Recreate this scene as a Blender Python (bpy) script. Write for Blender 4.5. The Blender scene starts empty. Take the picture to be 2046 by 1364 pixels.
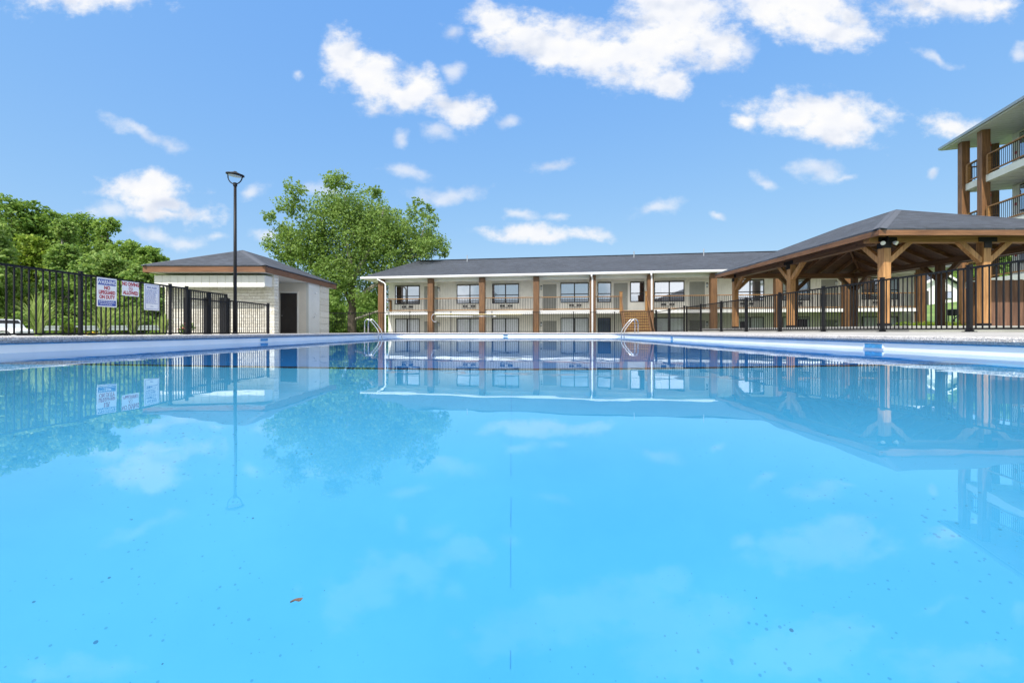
import bpy, math, random
import numpy as np
from mathutils import Vector, Matrix
random.seed(7)
R = math.radians
sc = bpy.context.scene
COL = sc.collection

# ------------------------------------------------------------------ camera and survey of the place
CAMZ, F, CX, HY = 0.30, 850.0, 1023.0, 662.0
def P(px, py, D):
    return Vector(((px-CX)/F*D, D, CAMZ+(HY-py)/F*D))
def XX(px, D): return (px-CX)/F*D
def ZZ(py, D): return CAMZ+(HY-py)/F*D
cam = bpy.data.cameras.new('camera'); camo = bpy.data.objects.new('camera', cam); COL.objects.link(camo)
camo.location = (0, 0, CAMZ); camo.rotation_euler = (R(90), 0, 0)
cam.sensor_width = 36; cam.lens = F/2046*36; cam.shift_y = -20/2046; cam.clip_start = .02; cam.clip_end = 3000
sc.camera = camo

# ------------------------------------------------------------------ materials
M = {}
def nm(name):
    m = bpy.data.materials.new(name); m.use_nodes = True
    nt = m.node_tree; b = nt.nodes['Principled BSDF']; M[name] = m
    return m, nt, b
def link(nt, a, b): nt.links.new(a, b)
def coords(nt, kind='Object', scale=(1,1,1), rot=(0,0,0)):
    t = nt.nodes.new('ShaderNodeTexCoord'); mp = nt.nodes.new('ShaderNodeMapping')
    link(nt, t.outputs[kind], mp.inputs[0]); mp.inputs['Scale'].default_value = scale; mp.inputs['Rotation'].default_value = rot
    return mp.outputs[0]
def noise(nt, vec, scale, detail=4, rough=.55, dist=0):
    n = nt.nodes.new('ShaderNodeTexNoise'); link(nt, vec, n.inputs['Vector'])
    n.inputs['Scale'].default_value = scale; n.inputs['Detail'].default_value = detail
    n.inputs['Roughness'].default_value = rough; n.inputs['Distortion'].default_value = dist
    return n.outputs['Fac']
def ramp(nt, fac, stops, interp='LINEAR'):
    r = nt.nodes.new('ShaderNodeValToRGB'); link(nt, fac, r.inputs[0]); cr = r.color_ramp; cr.interpolation = interp
    while len(cr.elements) < len(stops): cr.elements.new(.5)
    for e, (p, c) in zip(cr.elements, stops):
        e.position = p; e.color = (*c, 1) if len(c) == 3 else c
    return r.outputs[0]
def bump(nt, b, h, strength=.3, dist=.01, prev=None):
    n = nt.nodes.new('ShaderNodeBump'); n.inputs['Strength'].default_value = strength; n.inputs['Distance'].default_value = dist
    link(nt, h, n.inputs['Height'])
    if prev is not None: link(nt, prev, n.inputs['Normal'])
    link(nt, n.outputs[0], b.inputs['Normal']); return n.outputs[0]
def math_(nt, op, a, b=None, c=None):
    n = nt.nodes.new('ShaderNodeMath'); n.operation = op
    for i, v in enumerate((a, b, c)):
        if v is None: continue
        if isinstance(v, (int, float)): n.inputs[i].default_value = v
        else: link(nt, v, n.inputs[i])
    return n.outputs[0]
def mixc(nt, fac, a, b, mode='MIX'):
    n = nt.nodes.new('ShaderNodeMix'); n.data_type = 'RGBA'; n.blend_type = mode
    for s, v in ((0, fac), (6, a), (7, b)):
        if isinstance(v, (int, float)): n.inputs[s].default_value = v
        elif isinstance(v, tuple): n.inputs[s].default_value = (*v, 1)
        else: link(nt, v, n.inputs[s])
    return n.outputs[2]

def plain(name, col, rough=.5, metal=0, vary=.12, scale=6, bmp=.0, coat=0):
    m, nt, b = nm(name)
    v = coords(nt)
    f = noise(nt, v, scale, 5, .6)
    lo = tuple(c*(1-vary) for c in col); hi = tuple(min(1, c*(1+vary)) for c in col)
    link(nt, ramp(nt, f, [(.3, lo), (.7, hi)]), b.inputs['Base Color'])
    b.inputs['Roughness'].default_value = rough; b.inputs['Metallic'].default_value = metal
    if bmp: bump(nt, b, noise(nt, v, scale*12, 3), bmp, .004)
    return m
def wood(name, dark, light, axis='Z', rough=.55):
    m, nt, b = nm(name)
    s = {'X': (.6, 9, 9), 'Y': (9, .6, 9), 'Z': (9, 9, .6)}[axis]
    v = coords(nt, 'Object', s)
    g = noise(nt, v, 2.2, 7, .62, .6)
    v2 = coords(nt)
    g2 = noise(nt, v2, .9, 3)
    k = math_(nt, 'ADD', math_(nt, 'MULTIPLY', g, .75), math_(nt, 'MULTIPLY', g2, .3))
    mid = tuple((a+c)/2 for a, c in zip(dark, light))
    s2 = {'X': (.35, 30, 30), 'Y': (30, .35, 30), 'Z': (30, 30, .35)}[axis]
    ck = noise(nt, coords(nt, 'Object', s2), 2.0, 4, .6)
    c_ = ramp(nt, k, [(.36, dark), (.52, mid), (.66, light)])
    c_ = mixc(nt, math_(nt, 'MULTIPLY', ramp(nt, ck, [(.30,(1,1,1)),(.40,(0,0,0))]), .75), c_, tuple(x_*.35 for x_ in dark))
    kn = nt.nodes.new('ShaderNodeTexVoronoi'); kn.inputs['Scale'].default_value = 2.2; link(nt, coords(nt, 'Object', {'X': (.6,1.6,1.6), 'Y': (1.6,.6,1.6), 'Z': (1.6,1.6,.6)}[axis]), kn.inputs['Vector'])
    c_ = mixc(nt, math_(nt, 'MULTIPLY', ramp(nt, kn.outputs['Distance'], [(.05,(1,1,1)),(.11,(0,0,0))]), .7), c_, tuple(x_*.4 for x_ in dark))
    link(nt, c_, b.inputs['Base Color'])
    b.inputs['Roughness'].default_value = rough
    bump(nt, b, g, .25, .004)
    return m
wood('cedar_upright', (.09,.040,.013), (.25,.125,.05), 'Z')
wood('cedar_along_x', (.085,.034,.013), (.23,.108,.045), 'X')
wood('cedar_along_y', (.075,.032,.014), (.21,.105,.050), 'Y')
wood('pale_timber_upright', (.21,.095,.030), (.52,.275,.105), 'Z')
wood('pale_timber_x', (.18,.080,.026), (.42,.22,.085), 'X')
wood('fascia_x', (.10,.040,.016), (.20,.090,.040), 'X')
wood('fascia_y', (.10,.040,.016), (.20,.090,.040), 'Y')
wood('motel_post_wood', (.065,.029,.009), (.185,.090,.034), 'Z')
wood('rail_wood', (.15,.068,.018), (.33,.175,.055), 'X')
wood('yellow_wood', (.20,.12,.03), (.40,.27,.08), 'X')
wood('privacy_board', (.085,.040,.022), (.26,.125,.062), 'Z', .8)
wood('rafter_wood', (.15,.070,.028), (.36,.18,.08), 'X')
plain('black_metal', (.008,.008,.010), .5, .0, .2, 8); M['black_metal'].node_tree.nodes['Principled BSDF'].inputs['Specular IOR Level'].default_value = .25
plain('white_paint', (.80,.80,.78), .5, 0, .05, 3)
plain('white_gutter', (.82,.83,.84), .35, 0, .04, 3)
plain('pool_white', (.89,.92,.90), .45, 0, .05, 1.5)
plain('cream_wall', (.82,.79,.72), .7, 0, .07, 2.5)
plain('cream_trim', (.80,.77,.70), .6, 0, .05, 2.5)
plain('bath_cream', (.72,.67,.58), .7, 0, .07, 2)
plain('bath_panel', (.60,.60,.56), .65, 0, .06, 2)
plain('grey_door', (.30,.30,.27), .55, 0, .08, 3)
plain('dark_door', (.035,.030,.028), .5, 0, .2, 3)
plain('window_frame_dark', (.025,.022,.022), .45)
plain('tower_slab_paint', (.66,.68,.62), .6, 0, .05, 2)
plain('tower_wall', (.74,.73,.66), .65, 0, .05, 2)
plain('tower_soffit', (.66,.67,.66), .6, 0, .04, 2)
plain('soffit_cream', (.72,.70,.63), .7, 0, .05, 2)
plain('steel', (.62,.62,.63), .18, 1, .06, 20)
plain('galvanised', (.45,.47,.50), .4, .8, .12, 5)
plain('red_paint', (.55,.02,.02), .4)
plain('yellow_pole', (.62,.52,.25), .4)
plain('sign_white', (.80,.80,.82), .4, 0, .03, 3)
plain('sign_blue', (.045,.08,.36), .45)
plain('sign_red', (.42,.02,.035), .45)
plain('car_white', (.78,.79,.80), .25, 0, .03, 2)
plain('tyre', (.02,.02,.02), .8)
plain('lamp_lens', (.55,.58,.60), .3)
plain('stone_dark', (.30,.29,.27), .8, 0, .2, 8, .4)
plain('navy_cloth', (.035,.05,.13), .8)
plain('white_cloth', (.88,.88,.90), .85, 0, .08, 8)
plain('skimmer_blue', (.07,.30,.55), .4, 0, .25, 20)
plain('seam_blue', (.045,.345,.72), .6, 0, .2, 9)
plain('dark_stripe', (.015,.013,.012), .5)
plain('dead_leaf', (.10,.062,.045), .7, 0, .35, 300)
plain('rose_pink', (.75,.20,.18), .6)
plain('flower_yellow', (.80,.55,.04), .6)
plain('pot', (.10,.07,.10), .6)

def glass_pane(name, refl, tint):
    m, nt, b = nm(name)
    out = nt.nodes['Material Output']
    tr = nt.nodes.new('ShaderNodeBsdfTransparent'); tr.inputs[0].default_value = (*tint, 1)
    gl = nt.nodes.new('ShaderNodeBsdfGlossy'); gl.inputs['Roughness'].default_value = .03
    gl.inputs['Color'].default_value = (.9,.93,.96,1)
    mx = nt.nodes.new('ShaderNodeMixShader')
    lw = nt.nodes.new('ShaderNodeLayerWeight'); lw.inputs[0].default_value = .5
    bp = nt.nodes.new('ShaderNodeBump'); bp.inputs['Strength'].default_value = .04; bp.inputs['Distance'].default_value = .02
    link(nt, noise(nt, coords(nt), 1.6, 2), bp.inputs['Height']); link(nt, bp.outputs[0], gl.inputs['Normal'])
    link(nt, math_(nt, 'ADD', math_(nt, 'MULTIPLY', math_(nt, 'POWER', lw.outputs['Facing'], 4.0), .7), refl+.05), mx.inputs[0])
    link(nt, tr.outputs[0], mx.inputs[1]); link(nt, gl.outputs[0], mx.inputs[2]); link(nt, mx.outputs[0], out.inputs[0])
glass_pane('glass_upper', .46, (.55,.6,.66))
glass_pane('glass_lower', .0, (.9,.92,.95))

# shingles
def shingles(name, axis_rot, c1, c2):
    m, nt, b = nm(name)
    v = coords(nt, 'Object', (1,1,1), axis_rot)
    br = nt.nodes.new('ShaderNodeTexBrick'); link(nt, v, br.inputs['Vector'])
    br.inputs['Color1'].default_value = (*c1,1); br.inputs['Color2'].default_value = (*c2,1)
    br.inputs['Mortar'].default_value = (*[c*.45 for c in c1],1)
    br.inputs['Scale'].default_value = 1; br.inputs['Brick Width'].default_value = .30; br.inputs['Row Height'].default_value = .14
    br.inputs['Mortar Size'].default_value = .008; br.offset = .37; br.inputs['Bias'].default_value = -.1
    n = noise(nt, v, 90, 3); n2 = noise(nt, v, .5, 4)
    c = mixc(nt, .35, br.outputs[0], ramp(nt, n, [(.3,(.010,.012,.017)),(.7,(.075,.083,.105))]))
    st_ = noise(nt, coords(nt, 'Object', (10,1.6,1) if axis_rot[2] else (1.6,10,1)), 1.6, 6, .7)
    c = mixc(nt, math_(nt, 'MULTIPLY', ramp(nt, st_, [(.52,(0,0,0)),(.64,(1,1,1))]), .5), c, (.085,.105,.14))
    c = mixc(nt, math_(nt, 'MULTIPLY', ramp(nt, st_, [(.36,(1,1,1)),(.46,(0,0,0))]), .5), c, (.014,.016,.02))
    c = mixc(nt, .25, c, ramp(nt, n2, [(.35,(.02,.023,.030)),(.65,(.055,.062,.078))]))
    link(nt, c, b.inputs['Base Color']); b.inputs['Roughness'].default_value = .85
    h = math_(nt, 'ADD', math_(nt, 'MULTIPLY', n, .4), math_(nt, 'SUBTRACT', 1.0, br.outputs['Fac']))
    bump(nt, b, h, .5, .006)
shingles('shingles', (0,0,0), (.014,.019,.028), (.054,.068,.092))
shingles('shingles_turned', (0,0,R(90)), (.014,.019,.028), (.054,.068,.092))

plain('cap_shingle', (.062,.070,.088), .85, 0, .25, 30)
wood('ceiling_wood', (.08,.038,.018), (.21,.105,.048), 'X', .7)
# stone veneer
def stone(name, ax):
    m, nt, b = nm(name)
    v = coords(nt, 'Object', (1,1,1), {'x': (R(-90),0,0), 'y': (R(-90),0,R(90))}[ax])
    vd = nt.nodes.new('ShaderNodeVectorMath'); vd.operation = 'ADD'
    nn = nt.nodes.new('ShaderNodeTexNoise'); nn.inputs['Scale'].default_value = 3.0; link(nt, v, nn.inputs['Vector'])
    sc_ = nt.nodes.new('ShaderNodeVectorMath'); sc_.operation = 'SCALE'; sc_.inputs['Scale'].default_value = .06
    link(nt, nn.outputs['Color'], sc_.inputs[0]); link(nt, v, vd.inputs[0]); link(nt, sc_.outputs[0], vd.inputs[1])
    br = nt.nodes.new('ShaderNodeTexBrick'); link(nt, vd.outputs[0], br.inputs['Vector'])
    br.inputs['Color1'].default_value = (.52,.48,.38,1); br.inputs['Color2'].default_value = (.72,.70,.62,1)
    br.inputs['Mortar'].default_value = (.42,.38,.31,1); br.inputs['Scale'].default_value = 1
    br.inputs['Brick Width'].default_value = .33; br.inputs['Row Height'].default_value = .13; br.inputs['Mortar Size'].default_value = .010
    br.inputs['Mortar Smooth'].default_value = .4
    br.offset = .43; br.squash = 1.6; br.squash_frequency = 3
    n = noise(nt, v, 14, 6, .65)
    c = mixc(nt, .45, br.outputs[0], ramp(nt, n, [(.3,(.38,.35,.28)),(.7,(.78,.76,.70))]))
    link(nt, c, b.inputs['Base Color']); b.inputs['Roughness'].default_value = .9
    h = math_(nt, 'ADD', n, math_(nt, 'MULTIPLY', math_(nt, 'SUBTRACT', 1.0, br.outputs['Fac']), .8))
    bump(nt, b, h, .9, .03)
stone('stone_x', 'x'); stone('stone_y', 'y')

# aggregate coping, concrete, ground, asphalt
m, nt, b = nm('aggregate')
v = coords(nt)
vo = nt.nodes.new('ShaderNodeTexVoronoi'); link(nt, v, vo.inputs['Vector']); vo.inputs['Scale'].default_value = 75
sep = nt.nodes.new('ShaderNodeSeparateColor'); link(nt, vo.outputs['Color'], sep.inputs[0])
c = ramp(nt, sep.outputs[0], [(0,(.13,.125,.125)),(.3,(.30,.28,.27)),(.55,(.46,.43,.41)),(.8,(.62,.58,.54)),(1,(.80,.76,.72))])
c = mixc(nt, .5, c, ramp(nt, noise(nt, v, 25, 4), [(.3,(.26,.26,.26)),(.7,(.54,.52,.50))]))
link(nt, c, b.inputs['Base Color']); b.inputs['Roughness'].default_value = .85
bump(nt, b, vo.outputs['Distance'], .7, .01)
m, nt, b = nm('concrete')
v = coords(nt)
f = math_(nt, 'ADD', math_(nt, 'MULTIPLY', noise(nt, v, 1.2, 6, .6), .6), math_(nt, 'MULTIPLY', noise(nt, v, 60, 3), .4))
link(nt, ramp(nt, f, [(.35,(.25,.243,.23)),(.65,(.41,.395,.375))]), b.inputs['Base Color']); b.inputs['Roughness'].default_value = .85
bump(nt, b, f, .3, .004)
m, nt, b = nm('ground_grass')
v = coords(nt)
f = math_(nt, 'ADD', math_(nt, 'MULTIPLY', noise(nt, v, .35, 5), .6), math_(nt, 'MULTIPLY', noise(nt, v, 22, 5, .7), .4))
link(nt, ramp(nt, f, [(.33,(.05,.09,.018)),(.5,(.11,.19,.035)),(.68,(.22,.28,.07))]), b.inputs['Base Color']); b.inputs['Roughness'].default_value = .9
bump(nt, b, f, .8, .06)

# pool paint: blue painted shell, specked with grit
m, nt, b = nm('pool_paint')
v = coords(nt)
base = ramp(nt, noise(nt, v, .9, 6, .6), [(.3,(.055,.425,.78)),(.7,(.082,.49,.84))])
vo = nt.nodes.new('ShaderNodeTexVoronoi'); vo.inputs['Scale'].default_value = 15; link(nt, v, vo.inputs['Vector'])
msk = noise(nt, v, .9, 2)
lim = math_(nt, 'MULTIPLY', math_(nt, 'SUBTRACT', msk, .34), .45)
sepc = nt.nodes.new('ShaderNodeSeparateColor'); link(nt, vo.outputs['Color'], sepc.inputs[0])
lim = math_(nt, 'MULTIPLY', lim, math_(nt, 'POWER', sepc.outputs[1], 4.0))
sp = math_(nt, 'LESS_THAN', vo.outputs['Distance'], lim)
base = mixc(nt, math_(nt, 'MULTIPLY', sp, .75), base, (.004,.11,.26))
vo2 = nt.nodes.new('ShaderNodeTexVoronoi'); vo2.inputs['Scale'].default_value = 42; link(nt, v, vo2.inputs['Vector'])
sepd = nt.nodes.new('ShaderNodeSeparateColor'); link(nt, vo2.outputs['Color'], sepd.inputs[0])
lim2 = math_(nt, 'MULTIPLY', math_(nt, 'MULTIPLY', math_(nt, 'SUBTRACT', noise(nt, v, .5, 3), .36), 1.7), math_(nt, 'POWER', sepd.outputs[0], 2.0))
sp2 = math_(nt, 'LESS_THAN', vo2.outputs['Distance'], lim2)
base = mixc(nt, math_(nt, 'MULTIPLY', sp2, .45), base, (.006,.18,.38))
link(nt, base, b.inputs['Base Color']); b.inputs['Roughness'].default_value = .6

# the deeper part of the shell carries a darker blue coat
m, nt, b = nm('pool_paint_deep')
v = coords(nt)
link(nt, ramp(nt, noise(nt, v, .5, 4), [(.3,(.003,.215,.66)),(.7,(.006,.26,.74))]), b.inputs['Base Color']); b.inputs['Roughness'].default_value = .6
# water
m, nt, b = nm('pool_water')
out = nt.nodes['Material Output']; nt.nodes.remove(b)
rf = nt.nodes.new('ShaderNodeBsdfRefraction'); rf.inputs['IOR'].default_value = 1.33; rf.inputs['Roughness'].default_value = 0
rf.inputs['Color'].default_value = (.96,1,1,1)
gl = nt.nodes.new('ShaderNodeBsdfGlossy'); gl.inputs['Roughness'].default_value = .0; gl.inputs['Color'].default_value = (.86,.95,1,1)
fr = nt.nodes.new('ShaderNodeFresnel'); fr.inputs[0].default_value = 1.42
v = coords(nt, 'Object', (1,1,1))
w1 = noise(nt, v, 2.4, 2, .45); w2 = noise(nt, v, .55, 2, .5)
hh = math_(nt, 'ADD', math_(nt, 'MULTIPLY', w1, .35), w2)
bp = nt.nodes.new('ShaderNodeBump'); bp.inputs['Strength'].default_value = .10; bp.inputs['Distance'].default_value = .03
link(nt, hh, bp.inputs['Height'])
for n in (rf, gl): link(nt, bp.outputs[0], n.inputs['Normal'])
mx = nt.nodes.new('ShaderNodeMixShader')
link(nt, fr.outputs[0], mx.inputs[0]); link(nt, rf.outputs[0], mx.inputs[1]); link(nt, gl.outputs[0], mx.inputs[2])
link(nt, mx.outputs[0], out.inputs[0])

# foliage
def leafmat(name, stops, trans=.35, nscale=.6):
    m, nt, b = nm(name)
    out = nt.nodes['Material Output']
    g = nt.nodes.new('ShaderNodeNewGeometry')
    v = coords(nt)
    f = math_(nt, 'ADD', math_(nt, 'MULTIPLY', g.outputs['Random Per Island'], .55), math_(nt, 'MULTIPLY', noise(nt, v, nscale, 3), .6))
    oi = nt.nodes.new('ShaderNodeObjectInfo')
    f = math_(nt, 'ADD', f, math_(nt, 'MULTIPLY', math_(nt, 'SUBTRACT', oi.outputs['Random'], .5), .22))
    c = ramp(nt, f, stops)
    link(nt, c, b.inputs['Base Color']); b.inputs['Roughness'].default_value = .55
    b.inputs['Specular IOR Level'].default_value = .25
    t = nt.nodes.new('ShaderNodeBsdfTranslucent')
    link(nt, mixc(nt, .5, c, (.25,.34,.05), 'MIX'), t.inputs[0])
    mx = nt.nodes.new('ShaderNodeMixShader'); mx.inputs[0].default_value = trans
    link(nt, b.outputs[0], mx.inputs[1]); link(nt, t.outputs[0], mx.inputs[2]); link(nt, mx.outputs[0], out.inputs[0])
leafmat('sycamore_leaf', [(.2,(.085,.16,.03)),(.5,(.165,.28,.06)),(.85,(.29,.41,.12))], .5)
leafmat('hill_leaf', [(.2,(.08,.17,.04)),(.5,(.18,.31,.07)),(.85,(.35,.46,.14))], .5, .25)
leafmat('deep_leaf', [(.2,(.08,.17,.03)),(.5,(.16,.29,.05)),(.85,(.30,.43,.10))], .5, .3)
leafmat('bright_leaf', [(.2,(.09,.17,.012)),(.5,(.20,.30,.025)),(.85,(.34,.42,.06))], .4, .3)
leafmat('grass_blade', [(.2,(.18,.28,.06)),(.5,(.36,.48,.13)),(.85,(.58,.64,.26))], .4, 2)
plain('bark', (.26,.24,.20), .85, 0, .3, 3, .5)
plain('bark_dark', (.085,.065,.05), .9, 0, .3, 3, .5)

# ------------------------------------------------------------------ mesh helpers
class MB:
    def __init__(s): s.v = []; s.f = []
    def add(s, vs, fs):
        n = len(s.v); s.v += [tuple(p) for p in vs]; s.f += [tuple(i+n for i in f) for f in fs]; return s
    def box(s, x0, x1, y0, y1, z0, z1):
        x0, x1 = min(x0,x1), max(x0,x1); y0, y1 = min(y0,y1), max(y0,y1); z0, z1 = min(z0,z1), max(z0,z1)
        return s.add([(x0,y0,z0),(x1,y0,z0),(x1,y1,z0),(x0,y1,z0),(x0,y0,z1),(x1,y0,z1),(x1,y1,z1),(x0,y1,z1)],
                     [(0,3,2,1),(4,5,6,7),(0,1,5,4),(1,2,6,5),(2,3,7,6),(3,0,4,7)])
    def bar(s, a, b, w, h, up=(0,0,1)):
        a, b = Vector(a), Vector(b); d = (b-a).normalized(); up = Vector(up)
        if abs(d.dot(up)) > .98: up = Vector((0,1,0))
        sx = d.cross(up).normalized()*w/2; sy = sx.normalized().cross(d).normalized()*h/2
        vs = [p+i*sx+j*sy for p in (a,b) for i,j in ((-1,-1),(1,-1),(1,1),(-1,1))]
        return s.add(vs, [(0,1,2,3),(7,6,5,4),(0,4,5,1),(1,5,6,2),(2,6,7,3),(3,7,4,0)])
    def tube(s, pts, r, n=8, cap=True):
        pts = [Vector(p) for p in pts]; rs = r if isinstance(r, (list, tuple)) else [r]*len(pts)
        up = Vector((0,0,1)); rings = []
        prev = None
        for i, p in enumerate(pts):
            d = (pts[min(i+1,len(pts)-1)]-pts[max(i-1,0)]).normalized()
            if prev is None:
                a = d.cross(up if abs(d.z) < .95 else Vector((1,0,0))).normalized()
            else:
                a = (prev-d*prev.dot(d)).normalized()
            prev = a; b = d.cross(a)
            rings.append([p+(a*math.cos(2*math.pi*k/n)+b*math.sin(2*math.pi*k/n))*rs[i] for k in range(n)])
        vs = [q for rg in rings for q in rg]; fs = []
        for i in range(len(pts)-1):
            for k in range(n): fs.append((i*n+k, i*n+(k+1)%n, (i+1)*n+(k+1)%n, (i+1)*n+k))
        if cap: fs += [tuple(range(n))[::-1], tuple((len(pts)-1)*n+k for k in range(n))]
        return s.add(vs, fs)
    def prism(s, poly, axis, a, b):
        # poly in the two other axes, extruded from a to b along axis
        def put(p, t): return {'x': (t,p[0],p[1]), 'y': (p[0],t,p[1]), 'z': (p[0],p[1],t)}[axis]
        n = len(poly)
        return s.add([put(p,a) for p in poly]+[put(p,b) for p in poly],
                     [tuple(range(n))[::-1], tuple(range(n,2*n))]+[(i,(i+1)%n,n+(i+1)%n,n+i) for i in range(n)])
    def lathe(s, prof, c=(0,0,0), n=20):
        vs = []; fs = []
        for r, z in prof:
            for k in range(n): vs.append((c[0]+r*math.cos(2*math.pi*k/n), c[1]+r*math.sin(2*math.pi*k/n), c[2]+z))
        for i in range(len(prof)-1):
            for k in range(n): fs.append((i*n+k, i*n+(k+1)%n, (i+1)*n+(k+1)%n, (i+1)*n+k))
        fs += [tuple(range(n))[::-1], tuple((len(prof)-1)*n+k for k in range(n))]
        return s.add(vs, fs)
    def build(s, name, mat, parent=None, bevel=0, smooth=False, loc=None):
        me = bpy.data.meshes.new(name); me.from_pydata(s.v, [], s.f); me.update()
        me.materials.append(M[mat] if isinstance(mat, str) else mat)
        o = bpy.data.objects.new(name, me); COL.objects.link(o)
        if parent is not None: o.parent = parent
        if loc is not None: o.location = loc
        if smooth: me.shade_smooth()
        if bevel:
            md = o.modifiers.new('b', 'BEVEL'); md.width = bevel; md.segments = 2; md.limit_method = 'ANGLE'
        return o
def tag(o, label=None, cat=None, group=None, kind=None):
    if label: o['label'] = label
    if cat: o['category'] = cat
    if group: o['group'] = group
    if kind: o['kind'] = kind
    return o
def thing(name, label, cat, loc=(0,0,0), rz=0, group=None):
    o = bpy.data.objects.new(name, None); COL.objects.link(o); o.location = loc; o.rotation_euler = (0,0,rz)
    o.empty_display_size = .2
    return tag(o, label, cat, group)
def struct(name, mb, mat, **k):
    return tag(mb.build(name, mat, **k), kind='structure')
def copyo(o, parent=None, loc=None):
    c = o.copy(); COL.objects.link(c)
    if parent is not None: c.parent = parent
    if loc is not None: c.location = loc
    return c
def copy_tree(o, parent=None):
    c = o.copy(); COL.objects.link(c); c.parent = parent
    for ch in [x for x in bpy.data.objects if x.parent == o]: copy_tree(ch, c)
    return c

# ------------------------------------------------------------------ pool
PXL, PXR, PYN, PYF = -6.98, 5.90, -.60, 24.5      # inside of the pool
CT, CB = .232, .130                                 # coping top and underside
RC = .9
def rrect(x0, x1, y0, y1, r, n=7):
    pts = []
    for cx, cy, a0 in ((x1-r,y0+r,-90),(x1-r,y1-r,0),(x0+r,y1-r,90),(x0+r,y0+r,180)):
        for k in range(n+1):
            a = R(a0+90*k/n); pts.append((cx+r*math.cos(a), cy+r*math.sin(a)))
    return pts
def ring_strip(mb, A, za, B, zb):
    n = len(A); b0 = len(mb.v)
    mb.v += [(p[0],p[1],za) for p in A]+[(p[0],p[1],zb) for p in B]
    mb.f += [(b0+i, b0+(i+1)%n, b0+n+(i+1)%n, b0+n+i) for i in range(n)]
inner = rrect(PXL, PXR, PYN, PYF, RC)
YB = 5.2                                            # break of slope in the floor
def depth(y): return -1.55 if y < YB else -1.55-min(1, (y-YB)/6)*1.1
wb = MB(); ring_strip(wb, inner, -.05, inner, CB+.003)
struct('pool_wall_band', wb, 'pool_white')
edge_in = rrect(PXL+.004, PXR-.004, PYN+.004, PYF-.004, RC)
eb = MB(); ring_strip(eb, edge_in, CB-.014, edge_in, CB+.002)
struct('pool_wall_line', eb, 'skimmer_blue')
bs = MB()
low = -2.7
ring_strip(bs, inner, low, inner, -.05)
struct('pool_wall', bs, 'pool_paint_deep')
fl = MB(); ys = [PYN, YB, YB+6, PYF]
for i in range(3):
    y0, y1 = ys[i], ys[i+1]; n = len(fl.v)
    fl.v += [(PXL-.01,y0,depth(y0)),(PXR+.01,y0,depth(y0)),(PXR+.01,y1,depth(y1)),(PXL-.01,y1,depth(y1))]; fl.f.append((n,n+1,n+2,n+3))
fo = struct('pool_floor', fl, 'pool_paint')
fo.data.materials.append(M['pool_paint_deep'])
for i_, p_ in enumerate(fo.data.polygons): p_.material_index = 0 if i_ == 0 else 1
st = MB().box(-5.5, 5.2, YB-.16, YB-.01, depth(YB)+.004, depth(YB)+.008)
struct('pool_floor_stripe', st, 'dark_stripe')
sm3 = MB(); y_ = .5
random.seed(5)
while y_ < 4.6:
    l_ = random.uniform(.05,.35); sm3.box(-.0065+random.uniform(-.0012,.0012), -.004, y_, y_+l_, -1.547, -1.546); y_ += l_+random.uniform(.03,.25)
struct('pool_floor_seam', sm3, 'seam_blue')
tl = MB().box(-6.35, -5.52, YB-.16, YB+.35, depth(YB)+.003, depth(YB)+.006).box(5.21, 5.7, YB-.16, YB+.35, depth(YB)+.003, depth(YB)+.006)
struct('pool_floor_tiles', tl, 'stone_dark')
# coping with a rounded nose
cp = MB()
prof = [(0.0,CB),(-.035,CB+.012),(-.05,CB+.045),(-.04,CT-.018),(-.012,CT),(.32,CT),(.32,CB-.05)]
rings = [rrect(PXL-d, PXR+d, PYN-d, PYF+d, max(.05, RC+d)) for d, z in prof]
for i in range(len(prof)-1): ring_strip(cp, rings[i], prof[i][1], rings[i+1], prof[i+1][1])
co = struct('pool_coping', cp, 'aggregate'); co.data.shade_smooth()
# water surface
wt = MB(); nI = len(inner)
wt.v = [(p[0],p[1],0) for p in inner]; wt.f = [tuple(range(nI))]
water = struct('pool_water', wt, 'pool_water')
# deck sheets
dk = MB(); o0, o1, o2, o3 = PXL-.32, PXR+.32, PYN-.32, PYF+.32
def quad(mb, a, b, c, d): mb.add([a,b,c,d], [(0,1,2,3)])
ZL, ZR = .19, .292
XL, XR, YN, YF = -9.90, 9.7, -7.0, 26.3
cor = rrect(o0, o1, o2, o3, RC+.32)
# right, left, far, near deck as sloping sheets from the coping outward
def deckz(x, y):
    if x > o1: return CT-.004+min(1,(x-o1)/(8.8-o1))*(ZR-CT)
    if x < o0: return CT-.004-min(1,(o0-x)/1.5)*(CT-ZL)
    return CT-.004
outer = []
for p in cor:
    cx_, cy_ = (o0+o1)/2, (o2+o3)/2
    dx, dy = p[0]-cx_, p[1]-cy_
    outer.append(p)
gx = [XL, -8.4, o0, -4, 0, 4, o1, 7.4, 8.8, XR]; gy = [YN, -3, o2, 4, 8, 12, 16, 20, o3, YF]
for i in range(len(gx)-1):
    for j in range(len(gy)-1):
        x0,x1,y0,y1 = gx[i],gx[i+1],gy[j],gy[j+1]
        if x0 >= o0-1e-6 and x1 <= o1+1e-6 and y0 >= o2-1e-6 and y1 <= o3+1e-6: continue
        quad(dk, (x0,y0,deckz(x0,y0)), (x1,y0,deckz(x1,y0)), (x1,y1,deckz(x1,y1)), (x0,y1,deckz(x0,y1)))
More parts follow.
